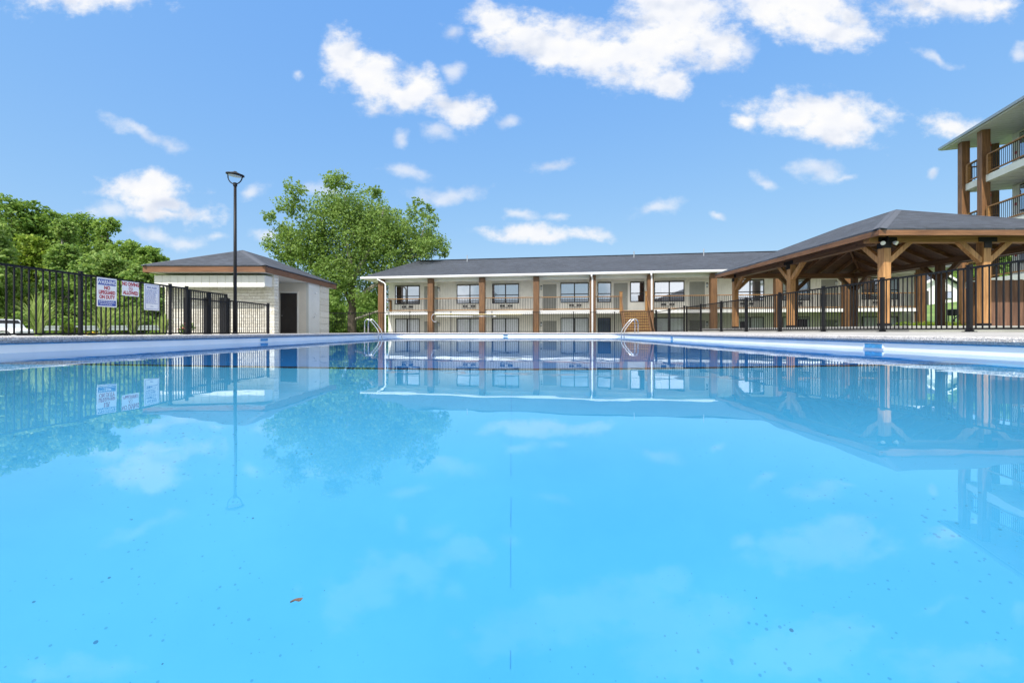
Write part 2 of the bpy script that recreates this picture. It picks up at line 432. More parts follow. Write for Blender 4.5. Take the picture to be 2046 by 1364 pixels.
# corner fillers between square opening and rounded coping
q = 8
for c_i, (sx, sy) in enumerate(((o1,o2),(o1,o3),(o0,o3),(o0,o2))):
    seg = cor[c_i*q:(c_i+1)*q]
    for k in range(q-1): dk.add([(seg[k][0],seg[k][1],CT-.004),(seg[k+1][0],seg[k+1][1],CT-.004),(sx,sy,CT-.004)], [(0,1,2)])
struct('pool_deck', dk, 'concrete')
sk = MB().box(XL, XR, YF-.02, YF+.12, -1.2, CT-.012)
struct('pool_deck_edge', sk, 'concrete')

# ------------------------------------------------------------------ ground
def sm(a, b, x):
    t = max(0, min(1, (x-a)/(b-a))); return t*t*(3-2*t)
def g(x, y):
    z = .13
    z -= 1.09*sm(26.45, 27.1, y)*(1-sm(26.5, 29.5, x))
    z -= .62*sm(-14, -20, x)*(1-sm(26.45, 27.1, y))
    if x > 9: z += .20*sm(16.8, 20, x) + .9*sm(22, 40, y)*sm(27, 32, x)
    z += 7*sm(45, 130, math.hypot(x, y)-0)*(1 if x < -12 or x > 30 else .4)
    return z
gl_ = MB()
xs = [-1500,-700,-350,-200,-140,-100,-80,-65,-55,-47,-40,-34,-28,-24,-21,-19,-17,-15,-13,-11.5,-9.8,PXL-.2,-4,0,4,PXR+.2,9.6,12,15,16.8,18.5,20,22,24,26,27.5,29,31,34,38,44,52,62,80,100,140,200,350,700,1500]
ysg = [-1500,-500,-200,-80,-40,-20,-10,-4,PYN-.2,5,10,15,20,PYF+.2,26.2,26.45,26.6,26.8,27.1,28,29.5,31,34,38,44,52,60,75,90,110,140,200,350,700,1500]
idx = {}
for i, x in enumerate(xs):
    for j, y in enumerate(ysg): idx[i,j] = len(gl_.v); gl_.v.append((x,y,g(x,y)))
for i in range(len(xs)-1):
    for j in range(len(ysg)-1):
        if xs[i] >= PXL-.21 and xs[i+1] <= PXR+.21 and ysg[j] >= PYN-.21 and ysg[j+1] <= PYF+.21: continue
        gl_.f.append((idx[i,j], idx[i+1,j], idx[i+1,j+1], idx[i,j+1]))
gr = struct('ground', gl_, 'ground_grass', smooth=True)
pt = MB().box(9.9, 20.5, 10.6, 22.5, -.2, .44)
struct('patio', pt, 'concrete', bevel=.02)
wk = MB().box(-14, 24, 28.2, 33.5, -1.2, -.93)
struct('path', wk, 'concrete')
struct('walkway', MB().box(-16, -9.91, 8.0, 17.85, .0, .166), 'concrete')
struct('parking_lot', MB().box(20.6, 60, -12, 21.2, .0, .345), 'concrete')
rd = MB()
for a, b_ in (((-70,31),(-16,31)),):
    for k in range(12):
        x0 = -70+54*k/12; x1 = x0+4.5
        quad(rd, (x0,24.5,g(x0,24.5)+.03), (x1,24.5,g(x1,24.5)+.03), (x1,26.4,g(x1,26.4)+.03), (x0,26.4,g(x0,26.4)+.03))
struct('road', rd, 'concrete')

# ------------------------------------------------------------------ pool fittings
def ladder(label, sx, y):
    # sx +1 anchored on the right deck, -1 on the left deck
    xe = (PXR if sx > 0 else PXL); t = thing('pool_ladder', label, 'ladder', (xe, y, CT), 0, 'steel pool ladders')
    for dy in (-.27, .27):
        pts = []
        pts.append((sx*.48, dy, 0)); pts.append((sx*.48, dy, .50))
        for a in range(0, 181-35, 15):
            pts.append((sx*(.32+.16*math.cos(R(a))), dy, .52+.17*math.sin(R(a))))
        pts += [(sx*.02, dy, .43), (-sx*.17, dy, .17), (-sx*.23, dy, .02), (-sx*.23, dy, -1.15)]
        MB().tube(pts, .024, 10).build('handrail', 'steel', t, smooth=True)
        MB().lathe([(.055,0),(.055,.02),(.03,.035)], (sx*.48, dy, 0), 16).build('flange', 'steel', t)
    for k in range(3):
        MB().box(-sx*.23-.045, -sx*.23+.045, -.26, .26, -.50-.28*k, -.47-.28*k).build('step', 'steel', t, bevel=.008)
ladder('bright steel pool ladder on the left edge of the pool near the brown trunk tree', -1, 21.8)
ladder('bright steel pool ladder on the right pool edge in front of the wooden stairs', 1, 21.8)
def inlet(label, px, side, D=None, w=.30, h=.10, z=.0):
    if side == 0:
        x = XX(px, PYF); p = (x, PYF-.006, .07); t = thing('pool_skimmer_mouth', label, 'skimmer', p)
        MB().box(-w/2, w/2, -.012, .004, -h/2, h/2).build('frame', 'skimmer_blue', t); MB().box(-w*.4, w*.4, -.014, -.012, -h*.3, h*.3).build('opening', 'dark_stripe', t)
    else:
        X = PXR if side > 0 else PXL; D = X*F/(px-CX)
        t = thing('pool_skimmer_mouth', label, 'skimmer', (X-side*.004, D, .068))
        for nme, mat, k, q_ in (('frame','pool_white',1.14,.008),('opening','skimmer_blue',1.0,.012)):
            MB().box(-q_, q_*.2 if False else .002, -w*k/2, w*k/2, -h*k/2, h*k/2).build(nme, mat, t) if side > 0 else MB().box(-.002, q_, -w*k/2, w*k/2, -h*k/2, h*k/2).build(nme, mat, t)
inlet('blue skimmer mouth in the left pool wall below the black lamp post', 527, -1, w=.36, h=.07)
inlet('blue skimmer mouth in the right pool wall beneath the timber pavilion', 1746, 1, w=.33, h=.07)
inlet('small blue return fitting in the right pool wall past the steel ladder', 1343, 1, w=.22, h=.08)
inlet('dark slot skimmer in the middle of the far pool wall', 1010, 0, w=.26, h=.055)
for px, lab in ((771,'tiny dark return jet in the far pool wall at its left end'),(1260,'tiny dark return jet in the far pool wall beside the right ladder')):
    X = XX(px, PYF-.02)
    X = max(PXL+.6, min(PXR-.6, X))
    t = MB().lathe([(.03,0),(.03,.006),(.018,.010)], (0,0,0), 12).build('return_jet', 'dark_stripe', loc=(X, PYF-.002, .065))
    t.rotation_euler = (R(90),0,0); tag(t, lab, 'pool jet', 'return jets in the far pool wall')
# dead leaf afloat
lf = MB()
for i in range(7):
    t_ = i/6; w_ = .0024*math.sin(math.pi*min(1,t_*1.05+.02))+.0004
    lf.v += [(t_*.0125-.006, -w_, .0012+.0016*math.sin(t_*6)), (t_*.0125-.006, 0, .0004+.0012*t_), (t_*.0125-.006, w_, .0018)]
for i in range(6):
    for k in range(2): lf.f.append((i*3+k, i*3+3+k, i*3+4+k, i*3+1+k))
lo = lf.build('floating_leaf', 'dead_leaf', loc=(XX(592,.472), .472, .001)); lo.rotation_euler = (0,0,R(35))
tag(lo, 'small brown dead leaf floating on the near water', 'leaf')

# ------------------------------------------------------------------ fences
def fence_run(root, pts_posts, zg, ztop, n_pick, post_w=.06, pick=.016, rails=(0,), base_plate=False, zb=.06, count=[0], mat='black_metal', cap_post=.05, individual=100, skip_first=False):
    """posts at given xy points; pickets between; panels as parts"""
    stuff = MB(); made = 0; stuffn = 0
    pick_mesh = {}
    for i in range(len(pts_posts)-1):
        a, b = Vector((*pts_posts[i],0)), Vector((*pts_posts[i+1],0))
        d = (b-a); L = d.length; u = d.normalized()
        z0a, z0b = zg(*pts_posts[i]), zg(*pts_posts[i+1])
        for j, dz in enumerate((0,)+tuple(rails[1:])):
            MB().bar(a+Vector((0,0,z0a+ztop-.02-dz))+u*post_w*.45, b+Vector((0,0,z0b+ztop-.02-dz))-u*post_w*.45, .038, .038).build('top_rail' if j == 0 else 'middle_rail', mat, root)
        MB().bar(a+Vector((0,0,z0a+zb))+u*post_w*.45, b+Vector((0,0,z0b+zb))-u*post_w*.45, .032, .034).build('bottom_rail', mat, root)
        for k in range(1, n_pick+1):
            p = a+u*(L*k/(n_pick+1)); z0 = z0a+(z0b-z0a)*k/(n_pick+1)
            if made < individual:
                if 'm' not in pick_mesh:
                    o = MB().box(-pick/2, pick/2, -pick/2, pick/2, zb+.012, ztop-.03).build('picket', mat, root, loc=(p.x,p.y,z0))
                    pick_mesh['m'] = o
                else: copyo(pick_mesh['m'], root, (p.x,p.y,z0))
                made += 1
            else:
                stuff.box(p.x-pick/2, p.x+pick/2, p.y-pick/2, p.y+pick/2, z0+zb+.012, z0+ztop-.03); stuffn += 1
    for p in (pts_posts[1:] if skip_first else pts_posts):
        z0 = zg(*p)
        pm = MB().box(-post_w/2, post_w/2, -post_w/2, post_w/2, 0, ztop+.03)
        pm.box(-post_w*.6, post_w*.6, -post_w*.6, post_w*.6, ztop+.03, ztop+.045)
        po = pm.build('post', mat, root, loc=(p[0],p[1],z0))
        if base_plate: MB().box(-.075, .075, -.075, .075, .001, .014).box(-post_w*.7,post_w*.7,-post_w*.7,post_w*.7,.014,.04).build('base_plate', mat, po)
    if stuffn: tag(stuff.build('picket', mat, root), kind='stuff')

# left fence: rails run beside the pool
FXL = -8.5
lf1 = thing('pool_fence', 'black picket fence on the left that carries the three pool signs', 'fence', (0,0,0))
ldz = lambda x, y: deckz(x, y)
yl = [F*FXL/(px-CX) for px in (161, 340)]
ylist = [yl[0]-2.35*3, yl[0]-2.35*2, yl[0]-2.35, yl[0], yl[1], yl[1]+.75]
fence_run(lf1, [(FXL,y) for y in ylist[1:5]], ldz, 1.245, 20, post_w=.052, pick=.019)
yg0 = F*FXL/(373-CX); yg1 = F*FXL/(455.5-CX); ye = F*FXL/(536-CX)
fence_run(lf1, [(FXL,yl[1]),(FXL,yg0)], ldz, 1.245, 5, post_w=.052, pick=.019, skip_first=True)
lf2 = thing('pool_fence', 'low black picket fence between the gate and the stone corner of the bathhouse', 'fence', (0,0,0))
fence_run(lf2, [(FXL,yg1+.02),(FXL,ye)], ldz, 1.05, 19, post_w=.06)
gt = thing('pool_gate', 'black double rail metal gate in front of the bathhouse siding', 'gate', (FXL, yg0+.05, ZL))
gl1 = yg1-yg0-.1
for z in (.06, .98, 1.20): MB().bar((0,.03,z),(0,gl1-.03,z),.032,.036).build('gate_rail', 'black_metal', gt)
for y in (.03, gl1*.48, gl1*.52, gl1-.03): MB().box(-.025,.025,y-.025,y+.025,.03,1.22).build('gate_stile', 'black_metal', gt)
nn_ = 18
for k in range(1, nn_):
    y = .03+(gl1-.06)*k/nn_
    if abs(y-gl1*.5) < .06: continue
    MB().box(-.009,.009,y-.009,y+.009,.07,1.19).build('picket', 'black_metal', gt)
MB().box(.026,.06,gl1*.47-.04,gl1*.47+.04,.85,1.05).build('latch', 'black_metal', gt)
# storage shutters against the bathhouse behind the gate are built with the bathhouse

# right fence
FXR = 8.8
rf1 = thing('pool_fence', 'long black picket fence on base plates along the right deck', 'fence', (0,0,0))
rpx = [1937,1763,1645,1558,1491,1441,1400,1372]
ry = [F*FXR/(p-CX) for p in rpx]; ry = [ry[0]-2.05*2, ry[0]-2.05]+ry
fence_run(rf1, [(FXR,y) for y in ry], lambda x,y: ZR-.001, 1.245, 17, post_w=.065, pick=.018, base_plate=True)
# far fence
ff = thing('pool_fence', 'thin black picket fence across the far end of the pool before the motel', 'fence', (0,0,0))
FY = 25.7
fpx = [657,738,819,901,983,1065,1146,1228,1310]
fx = [XX(p, FY) for p in fpx]
fence_run(ff, [(x,FY) for x in fx], lambda x,y: deckz(x,y), 1.25, 21, post_w=.05, pick=.014, individual=100)
rf2 = thing('pool_gate', 'black metal gate at the far right corner of the deck', 'gate', (0,0,0))
gx0 = XX(1310,FY); 
pA = (gx0+.05, FY); pB = (FXR, ry[-1]+.3)
MB().bar((*pA,1.46),(*pB,1.52),.036,.036).build('gate_rail','black_metal',rf2); MB().bar((*pA,.30),(*pB,.36),.03,.03).build('gate_rail','black_metal',rf2)
for k in range(24):
    t_ = k/23; x = pA[0]+(pB[0]-pA[0])*t_; y = pA[1]+(pB[1]-pA[1])*t_
    w_ = .03 if k in (0,11,12,23) else .008
    MB().box(x-w_,x+w_,y-w_,y+w_,.24,1.5+.04*t_+(.08 if w_ > .02 else 0)).build('gate_post' if w_ > .02 else 'picket','black_metal',rf2)

# skimming poles hung on the far fence
pz = ZZ(627.5, FY-.06)
ph = thing('rescue_hook', 'long shepherd crook rescue pole hung on the far fence by its curved end', 'rescue hook', (XX(866,FY), FY-.06, pz))
MB().tube([(0.08,0,0),(5.35,0,-.02)], .021, 8).build('pole', 'yellow_pole', ph, smooth=True)
MB().tube([(.08,0,0),(0,0,-.01),(-.07,0,-.08),(-.11,0,-.2),(-.07,0,-.34),(.02,0,-.44),(.12,0,-.47),(.2,0,-.43)], .018, 8).build('hook', 'galvanised', ph, smooth=True)
ph2 = thing('pool_pole', 'short white telescopic pool pole hung below the rescue hook', 'pool pole', (XX(872,FY), FY-.06, ZZ(631.8,FY-.06)))
MB().tube([(0,0,0),(2.2,0,0)], .022, 8).build('outer_tube', 'white_paint', ph2, smooth=True)
MB().tube([(2.2,0,0),(3.45,0,.0)], .016, 8).build('inner_tube', 'galvanised', ph2, smooth=True)
MB().tube([(3.45,0,0),(3.6,0,0)], .024, 8).build('grip', 'white_paint', ph2, smooth=True)

# ------------------------------------------------------------------ signs
def text(body, size, mat, parent, loc, rot, align='CENTER', sx=1, bold=0):
    cu = bpy.data.curves.new('lettering', 'FONT'); cu.body = body; cu.size = size; cu.align_x = align; cu.align_y = 'CENTER'
    cu.extrude = .0008; cu.offset = bold; cu.resolution_u = 3
    o = bpy.data.objects.new('lettering', cu); COL.objects.link(o)
    dg = bpy.context.evaluated_depsgraph_get(); me = bpy.data.meshes.new_from_object(o.evaluated_get(dg))
    bpy.data.objects.remove(o); bpy.data.curves.remove(cu)
    me.materials.clear(); me.materials.append(M[mat])
    o = bpy.data.objects.new('lettering', me); COL.objects.link(o); o.parent = parent
    o.location = loc; o.rotation_euler = rot; o.scale = (sx,1,1)
    return o
RS = (R(90), 0, R(90))        # text facing +X, reading toward +Y
def sign(label, px0, px1, ytop0, ybot0):
    y0 = F*(FXL+.03)/(px0-CX); y1 = F*(FXL+.03)/(px1-CX)
    z1 = ZZ(ytop0, y0); z0 = ZZ(ybot0, y0); w, h = y1-y0, z1-z0
    t = thing('pool_sign', label, 'sign', (FXL+.026, (y0+y1)/2, (z0+z1)/2), 0, 'signs tied to the left fence')
    MB().box(-.002,.002,-w/2,w/2,-h/2,h/2).build('board', 'sign_white', t, bevel=.001)
    return t, w, h
t, w, h = sign('tall white warning sign with a blue band and red lettering about no lifeguard', 194, 233.5, 553, 612)
x_ = .0035
MB().box(x_-.002,x_,-w*.45,w*.45,h*.25,h*.45).build('blue_band','sign_blue',t)
text('WARNING', h*.19, 'sign_white', t, (x_+.001,0,h*.345), RS, sx=w*.86/(h*.19*4.35), bold=.002)
text('NO', h*.17, 'sign_red', t, (x_,0,h*.155), RS, sx=.8, bold=.004)
text('LIFEGUARD', h*.17, 'sign_red', t, (x_,0,-.005*h), RS, sx=w*.86/(h*.17*5.3), bold=.004)
text('ON DUTY', h*.17, 'sign_red', t, (x_,0,-.165*h), RS, sx=w*.7/(h*.17*4.1), bold=.004)
MB().box(x_-.002,x_,-w*.45,w*.45,-h*.46,-h*.27).build('blue_band','sign_blue',t)
for k in range(3):
    z = -h*(.30+.055*k); wl = (.42,.40,.34)[k]; sm_ = MB(); y = -w*wl
    while y < w*wl-.03:
        l = random.uniform(.02,.05); sm_.box(x_,x_+.0012,y,min(y+l,w*wl),z-h*.010,z+h*.010); y += l+.010
    sm_.build('small_print','sign_white',t)
t, w, h = sign('small white sign with red lettering that forbids diving', 244, 278, 560.5, 590)
text('NO DIVING', h*.34, 'sign_red', t, (x_,0,h*.30), RS, sx=w*.92/(h*.34*4.85), bold=.004)
text('ALLOWED', h*.34, 'sign_red', t, (x_,0,-h*.30), RS, sx=w*.84/(h*.34*4.55), bold=.004)
rg = MB(); pts = [(x_, .045*math.cos(R(a)), .045*math.sin(R(a))) for a in range(0,361,20)]
rg.tube(pts, .004, 5); rg.tube([(x_,-.03,.03),(x_,.03,-.03)], .004, 5); rg.tube([(x_,-.02,-.008),(x_,.0,.008),(x_,.02,-.002)], .003, 5)
rg.build('symbol','sign_red',t)
t, w, h = sign('white pool rules sign with a thin blue border and lines of small print', 288, 318.5, 566, 619)
bd = MB()
for s_ in (-1,1):
    bd.box(x_-.002,x_,s_*w*.42-.004,s_*w*.42+.004,-h*.45,h*.45); bd.box(x_-.002,x_+.0005,-w*.42,w*.42,s_*h*.45-.004,s_*h*.45+.004)
bd.build('border','sign_blue',t)
text('POOL RULES', h*.085, 'sign_blue', t, (x_,0,h*.36), RS, sx=w*.62/(h*.085*5.6), bold=.001)
for k in range(13):
    z = h*(.28-.043*k); sm_ = MB(); y = -w*.37; e_ = w*random.uniform(.2,.37)
    while y < e_:
        l = random.uniform(.02,.07); sm_.box(x_-.001,x_,y,min(y+l,e_),z-h*.008,z+h*.008); y += l+.012
    sm_.build('small_print','sign_blue',t)
MB().box(x_-.001,x_,-w*.1,w*.1,-h*.36,-h*.345).build('small_print','sign_blue',t)

# ------------------------------------------------------------------ lamp post
LD = 12.6; LX = -8.20
lp = thing('lamp_post', 'tall slim black lamp post with a round disc head above a u shaped yoke', 'lamp post', (LX, LD, ZL))
H = ZZ(372, LD)-ZL
MB().lathe([(.11,0),(.11,.02),(.07,.05),(.055,.12)], (0,0,0), 20).build('base','black_metal',lp)
MB().tube([(0,0,.1),(0,0,H*.5),(0,0,H)], [.047,.044,.038], 14).build('pole','black_metal',lp,smooth=True)
MB().lathe([(.04,H-.01),(.055,H),(.055,H+.09),(.04,H+.10)], (0,0,0), 16).build('collar','black_metal',lp)
hw = .215; top = ZZ(349, LD)-ZL
ypts = [(-hw,0,top),(-hw*.98,0,top-.10)]+[(hw*math.cos(R(a)),0,H+.30+.24*math.sin(R(a))) for a in range(190,351,16)]+[(hw*.98,0,top-.10),(hw,0,top)]
MB().tube(ypts, .016, 8).build('yoke','black_metal',lp,smooth=True)
hd_ = MB().lathe([(.03,.115),(.06,.09),(.15,.06),(.235,.035),(.24,.0),(.19,-.012),(.0,-.012)][::-1], (0,0,0), 28).build('lamp_head','black_metal',lp,smooth=True,loc=(0,0,top-.02)); hd_.rotation_euler = (R(4),R(6),0)
MB().lathe([(.0,-.03),(.17,-.03),(.18,-.014),(0,-.014)], (0,0,0), 24).build('lens','lamp_lens',hd_)

# ------------------------------------------------------------------ hip roof helper
def hip(root, x0, x1, y0, y1, ze, ya, yb, xc, zr, thick=.04, name='roof', mat=('shingles','shingles_turned'), cap=True):
    """ridge from (xc,ya) to (xc,yb); eaves rectangle"""
    A, B_, C_, D_ = (x0,y0,ze),(x1,y0,ze),(x1,y1,ze),(x0,y1,ze); E, G = (xc,ya,zr),(xc,yb,zr)
    def slope(vs, mt):
        m_ = MB(); n = len(vs); lowv = [(v_[0],v_[1],v_[2]-thick) for v_ in vs]
        m_.add(list(vs)+lowv, [tuple(range(n)), tuple(range(2*n-1,n-1,-1))]+[(i,n+i,n+(i+1)%n,(i+1)%n) for i in range(n)])
        m_.build(name, mt, root)
    slope([A,B_,E], mat[0]); slope([B_,C_,G,E], mat[1]); slope([C_,D_,G], mat[0]); slope([D_,A,E,G], mat[1])
    if cap:
        cm = MB()
        for poly, edges in (([A,B_,E],((B_,E),(E,A))), ([B_,C_,G,E],((C_,G),(G,E),(E,B_))), ([C_,D_,G],((D_,G),(G,C_))), ([D_,A,E,G],((A,E),(E,G),(G,D_)))):
            n_ = (Vector(poly[1])-Vector(poly[0])).cross(Vector(poly[2])-Vector(poly[0])).normalized()
            for p, q_ in edges:
                p, q_ = Vector(p), Vector(q_); e_ = (q_-p).normalized(); inn = n_.cross(e_)
                if inn.dot(sum((Vector(t_) for t_ in poly), Vector())/len(poly)-p) < 0: inn = -inn
                o_ = n_*.008; cm.add([p+o_, q_+o_, q_+o_+inn*.16, p+o_+inn*.16], [(0,1,2,3)])
        cm.build('ridge_cap', 'cap_shingle', root)

# ------------------------------------------------------------------ bathhouse
bh = thing('bathhouse', 'low cream and stone bathhouse with hipped grey roof and brown fascia', 'bathhouse', (0,0,0))
bx0, bx1, by0, by1 = -14.76, -9.86, 17.0, 23.9
ze = ZZ(531, 17.0); zb_ = ZZ(543.5, 17.0)
hip(bh, bx0-.03, bx1+.03, by0-.03, by1+.03, ze+.03, 19.45, 21.45, -12.31, ZZ(500,19.45))
for nme, a in (('x', ((bx0,by0),(bx1,by0))), ('x', ((bx0,by1),(bx1,by1)))):
    (xa,ya_),(xb,yb__) = a; MB().box(xa,xb,ya_,ya_+.04 if ya_ < 20 else ya_-.04,zb_,ze-.012).build('fascia','fascia_x',bh,bevel=.004)
for x in (bx0, bx1):
    MB().box(x, x+(.04 if x < -12 else -.04), by0+.041, by1-.041, zb_, ze-.012).build('fascia','fascia_y',bh,bevel=.004)
MB().box(bx0+.04, bx1-.04, by0+.04, by1-.04, zb_+.02, zb_+.05).build('soffit','soffit_cream',bh)
WX = -9.97; WY = 17.9; gb = .15; wt_ = zb_+.02
# front wall of stone, siding box above, stone corner
MB().box(-14.60, -10.42, WY, WY+.2, gb, wt_).build('front_wall','stone_x',bh)
MB().box(-10.42, WX, WY-.05, WY+.30, gb, wt_).build('stone_corner','stone_x',bh,bevel=.02)
sd = MB(); xa = XX(308,17.3); xb = XX(529,17.3); zt1 = ZZ(550,17.3); zt0 = ZZ(571,17.3)
sd.box(xa, xb, 17.32, WY, zt0, zt1)
n_ = 14
for k in range(n_):
    u0 = xa+(xb-xa)*k/n_; sd.box(u0+.006, u0+(xb-xa)/n_-.006, 17.30, 17.32, zt0+.004, zt1-.004)
sd.build('siding_panel','bath_panel',bh)
MB().box(xa-.04, xb+.02, 17.24, 17.30, zt0-.05, zt0).build('drip_board','bath_panel',bh)
for pa_, pb_ in ((368,380),(408,423),(440,456)):
    xa_, xb_ = XX(pa_,WY), XX(pb_,WY)
    d_ = MB().box(xa_, xb_, WY-.05, WY-.002, gb, 1.72).build('storage_door','black_metal',bh)
    MB().box(xb_-.08, xb_-.05, WY-.075, WY-.051, .85, .98).build('handle','steel',d_)
# side: recess between 17.9+.3 and 20.86
DY = 20.86
MB().box(-14.6, -14.4, WY+.2, 23.0, gb, wt_).build('left_wall','stone_y',bh)
MB().box(-14.4, -12.0, 22.9, 23.1, gb, wt_).build('back_wall','bath_cream',bh)
MB().box(-12.05, -11.9, WY+.21, DY, gb, wt_).build('recess_wall','bath_cream',bh)
dx0, dx1 = XX(559,DY), XX(594,DY); dz = ZZ(585,DY)
MB().box(-11.9, dx0, DY, DY+.12, gb, wt_).box(dx1, WX-.121, DY, DY+.12, gb, wt_).box(dx0, dx1, DY, DY+.12, dz, wt_).build('door_wall','bath_cream',bh)
dr = MB().box(dx0+.01, dx1-.01, DY+.05, DY+.09, gb+.02, dz-.01).build('door','dark_door',bh)
MB().lathe([(.02,0),(.03,.03),(.015,.05)],(0,0,0),10).build('handle','steel',dr,loc=(dx0+.1,DY+.03,1.05))
fr_ = MB().box(dx0-.07,dx0,DY-.03,DY+.02,gb,dz+.07).box(dx1,dx1+.07,DY-.03,DY+.02,gb,dz+.07).box(dx0,dx1,DY-.03,DY+.02,dz,dz+.07).build('door_frame','cream_trim',bh)
MB().box(WX-.12, WX, DY-.0, 22.06, gb, wt_+.0).build('shower_wall','bath_panel',bh)
MB().box(WX-.15, WX+.04, 22.06, 23.1, gb, wt_).build('stone_corner','stone_y',bh,bevel=.02)
for z in (ZZ(585,21.3), ZZ(626,21.3)):
    s_ = MB().tube([(WX,21.5,z),(WX+.05,21.5,z),(WX+.08,21.5,z-.03)], .018, 8).build('shower_fitting','steel',bh)
MB().tube([(WX,21.3,1.0),(WX+.06,21.3,1.0),(WX+.06,21.36,1.06)], .014, 8).build('shower_valve','steel',bh)
MB().box(-14.4, WX-.15, WY+.21, 23.0, gb-.02, gb+.04).build('floor','concrete',bh)

# ------------------------------------------------------------------ motel
th = math.atan(.152); MO = 30.2
mt = thing('motel_building', 'long two storey cream motel block with brown posts and grey hipped roof', 'motel', (0,MO,0), -th)
cth, sth = math.cos(th), math.sin(th)
def U(px, v):
    k = (px-CX)/F
    return (k*(MO+v*cth)-v*sth)/(cth+k*sth)
def MD(px, v):
    u = U(px, v); return MO-u*sth+v*cth
def MZ(px, py, v): return CAMZ+(HY-py)/F*MD(px, v)
VW = 1.5
uL = U(776, VW); uR = U(1833, VW)
GZ = -.95; SZ = 1.74; SB = 1.56
ZE = MZ(1180, 545, -.6)+.02
# walls with grooved boards
def siding(name, u0, u1, z0, z1, v, parent, mat='cream_wall', pitch=.20, skip=()):
    m_ = MB().box(u0, u1, v+.022, v+.15, z0, z1)
    n = int((u1-u0)/pitch)
    for k in range(n):
        a = u0+(u1-u0)*k/n; b_ = u0+(u1-u0)*(k+1)/n
        m_.box(a+.014, b_-.014, v, v+.022, z0+.004, z1-.004)
    return m_.build(name, mat, parent)
siding('upper_wall', uL, uR, SZ, ZE-.12, VW, mt)
siding('lower_wall', uL, uR, GZ, SB-.01, VW, mt)
MB().box(uL, uL+.15, VW+.15, 11.0, GZ, ZE-.12).build('end_wall','cream_wall',mt)
MB().box(uR-.15, uR, VW+.15, 11.0, GZ, ZE-.12).build('end_wall','cream_wall',mt)
MB().box(uL+.15, uR-.15, 10.8, 10.95, GZ, ZE-.12).build('back_wall','cream_wall',mt)
uE0, uE1 = U(722,-.6), uR+1.3
# slab
MB().box(U(762,0)-.15, U(1840,0)+.1, -.12, VW-.001, SB, SZ).build('balcony_slab','white_paint',mt)
MB().box(U(762,0)-.05, U(1840,0), -.16, -.122, SB-.02, SZ+.0).build('slab_edge','white_paint',mt)
MB().box(uE0+.02, uE1-.02, -.58, 11.9, ZE-.15, ZE-.12).build('soffit','soffit_cream',mt)
MB().box(U(762,0)-.1, U(1840,0)+.1, -.1, .08, ZE-.36, ZE-.15).build('header_beam','soffit_cream',mt)
# roof: hip, ridge along u
vr = 5.7; zr0 = MZ(900, 519.5, vr); zr = zr0
def slope2(vs, mt_, nme='roof'):
    m_ = MB(); n = len(vs)
    m_.add(list(vs)+[(a,b_,c-.05) for a,b_,c in vs], [tuple(range(n)), tuple(range(2*n-1,n-1,-1))]+[(i,n+i,n+(i+1)%n,(i+1)%n) for i in range(n)])
    m_.build(nme, mt_, mt)
vb = 12.0; rr0, rr1 = uE0+1.9, uE1-1.9
slope2([(uE0,-.62,ZE),(uE1,-.62,ZE),(rr1,vr,zr),(rr0,vr,zr)], 'shingles')
slope2([(uE1,vb,ZE),(uE0,vb,ZE),(rr0,vr,zr),(rr1,vr,zr)], 'shingles')
slope2([(uE0,vb,ZE),(uE0,-.62,ZE),(rr0,vr,zr)], 'shingles_turned')
slope2([(uE1,-.62,ZE),(uE1,vb,ZE),(rr1,vr,zr)], 'shingles_turned')
MB().bar((rr0,vr,zr+.02),(rr1,vr,zr+.02),.25,.03).build('ridge_cap','shingles',mt)
for u_, k_ in ((-4.5,.14),(9.0,.10),(14.2,.12)):
    MB().tube([(u_,vr-1.0,zr-.5),(u_,vr-1.0,zr+.05+k_)], .04, 8).build('vent_pipe','galvanised',mt)
# gutter
gm = MB().prism([(-.60,ZE-.13),(-.72,ZE-.13),(-.75,ZE-.02),(-.75,ZE+.005),(-.62,ZE+.005)], 'x', uE0-.02, uE1+.02)
gm.build('gutter','white_gutter',mt)
MB().box(uE0-.03, uE0+.0, -.60, vb, ZE-.14, ZE-.002).build('fascia','white_gutter',mt)
# posts
for px in (765,863,965,1072,1184,1298,1423,1551,1688,1834):
    u_ = U(px,0); wd = .20
    MB().box(u_-wd, u_+wd, -.19-wd, -.19+wd, GZ-.1, ZE-.16).build('post','motel_post_wood',mt,bevel=.012)
# downspouts
for px in (762,1182,1301):
    u_ = U(px,-.6)
    pts = [(u_,-.68,ZE-.12),(u_,-.68,ZE-.24),(u_+.06,-.50,ZE-.42),(u_+.06,-.46,ZE-.6)] if px != 762 else [(u_-.25,-.68,ZE-.12),(u_-.25,-.68,ZE-.2),(u_+.15,-.5,ZE-.42),(u_+.25,-.46,ZE-.55),(u_+.25,-.46,ZE-.7)]
    z1_ = GZ if px != 1301 else SZ-.0
    pts.append((pts[-1][0], -.46, z1_)); MB().tube(pts, .055, 8).build('downspout','white_gutter',mt)
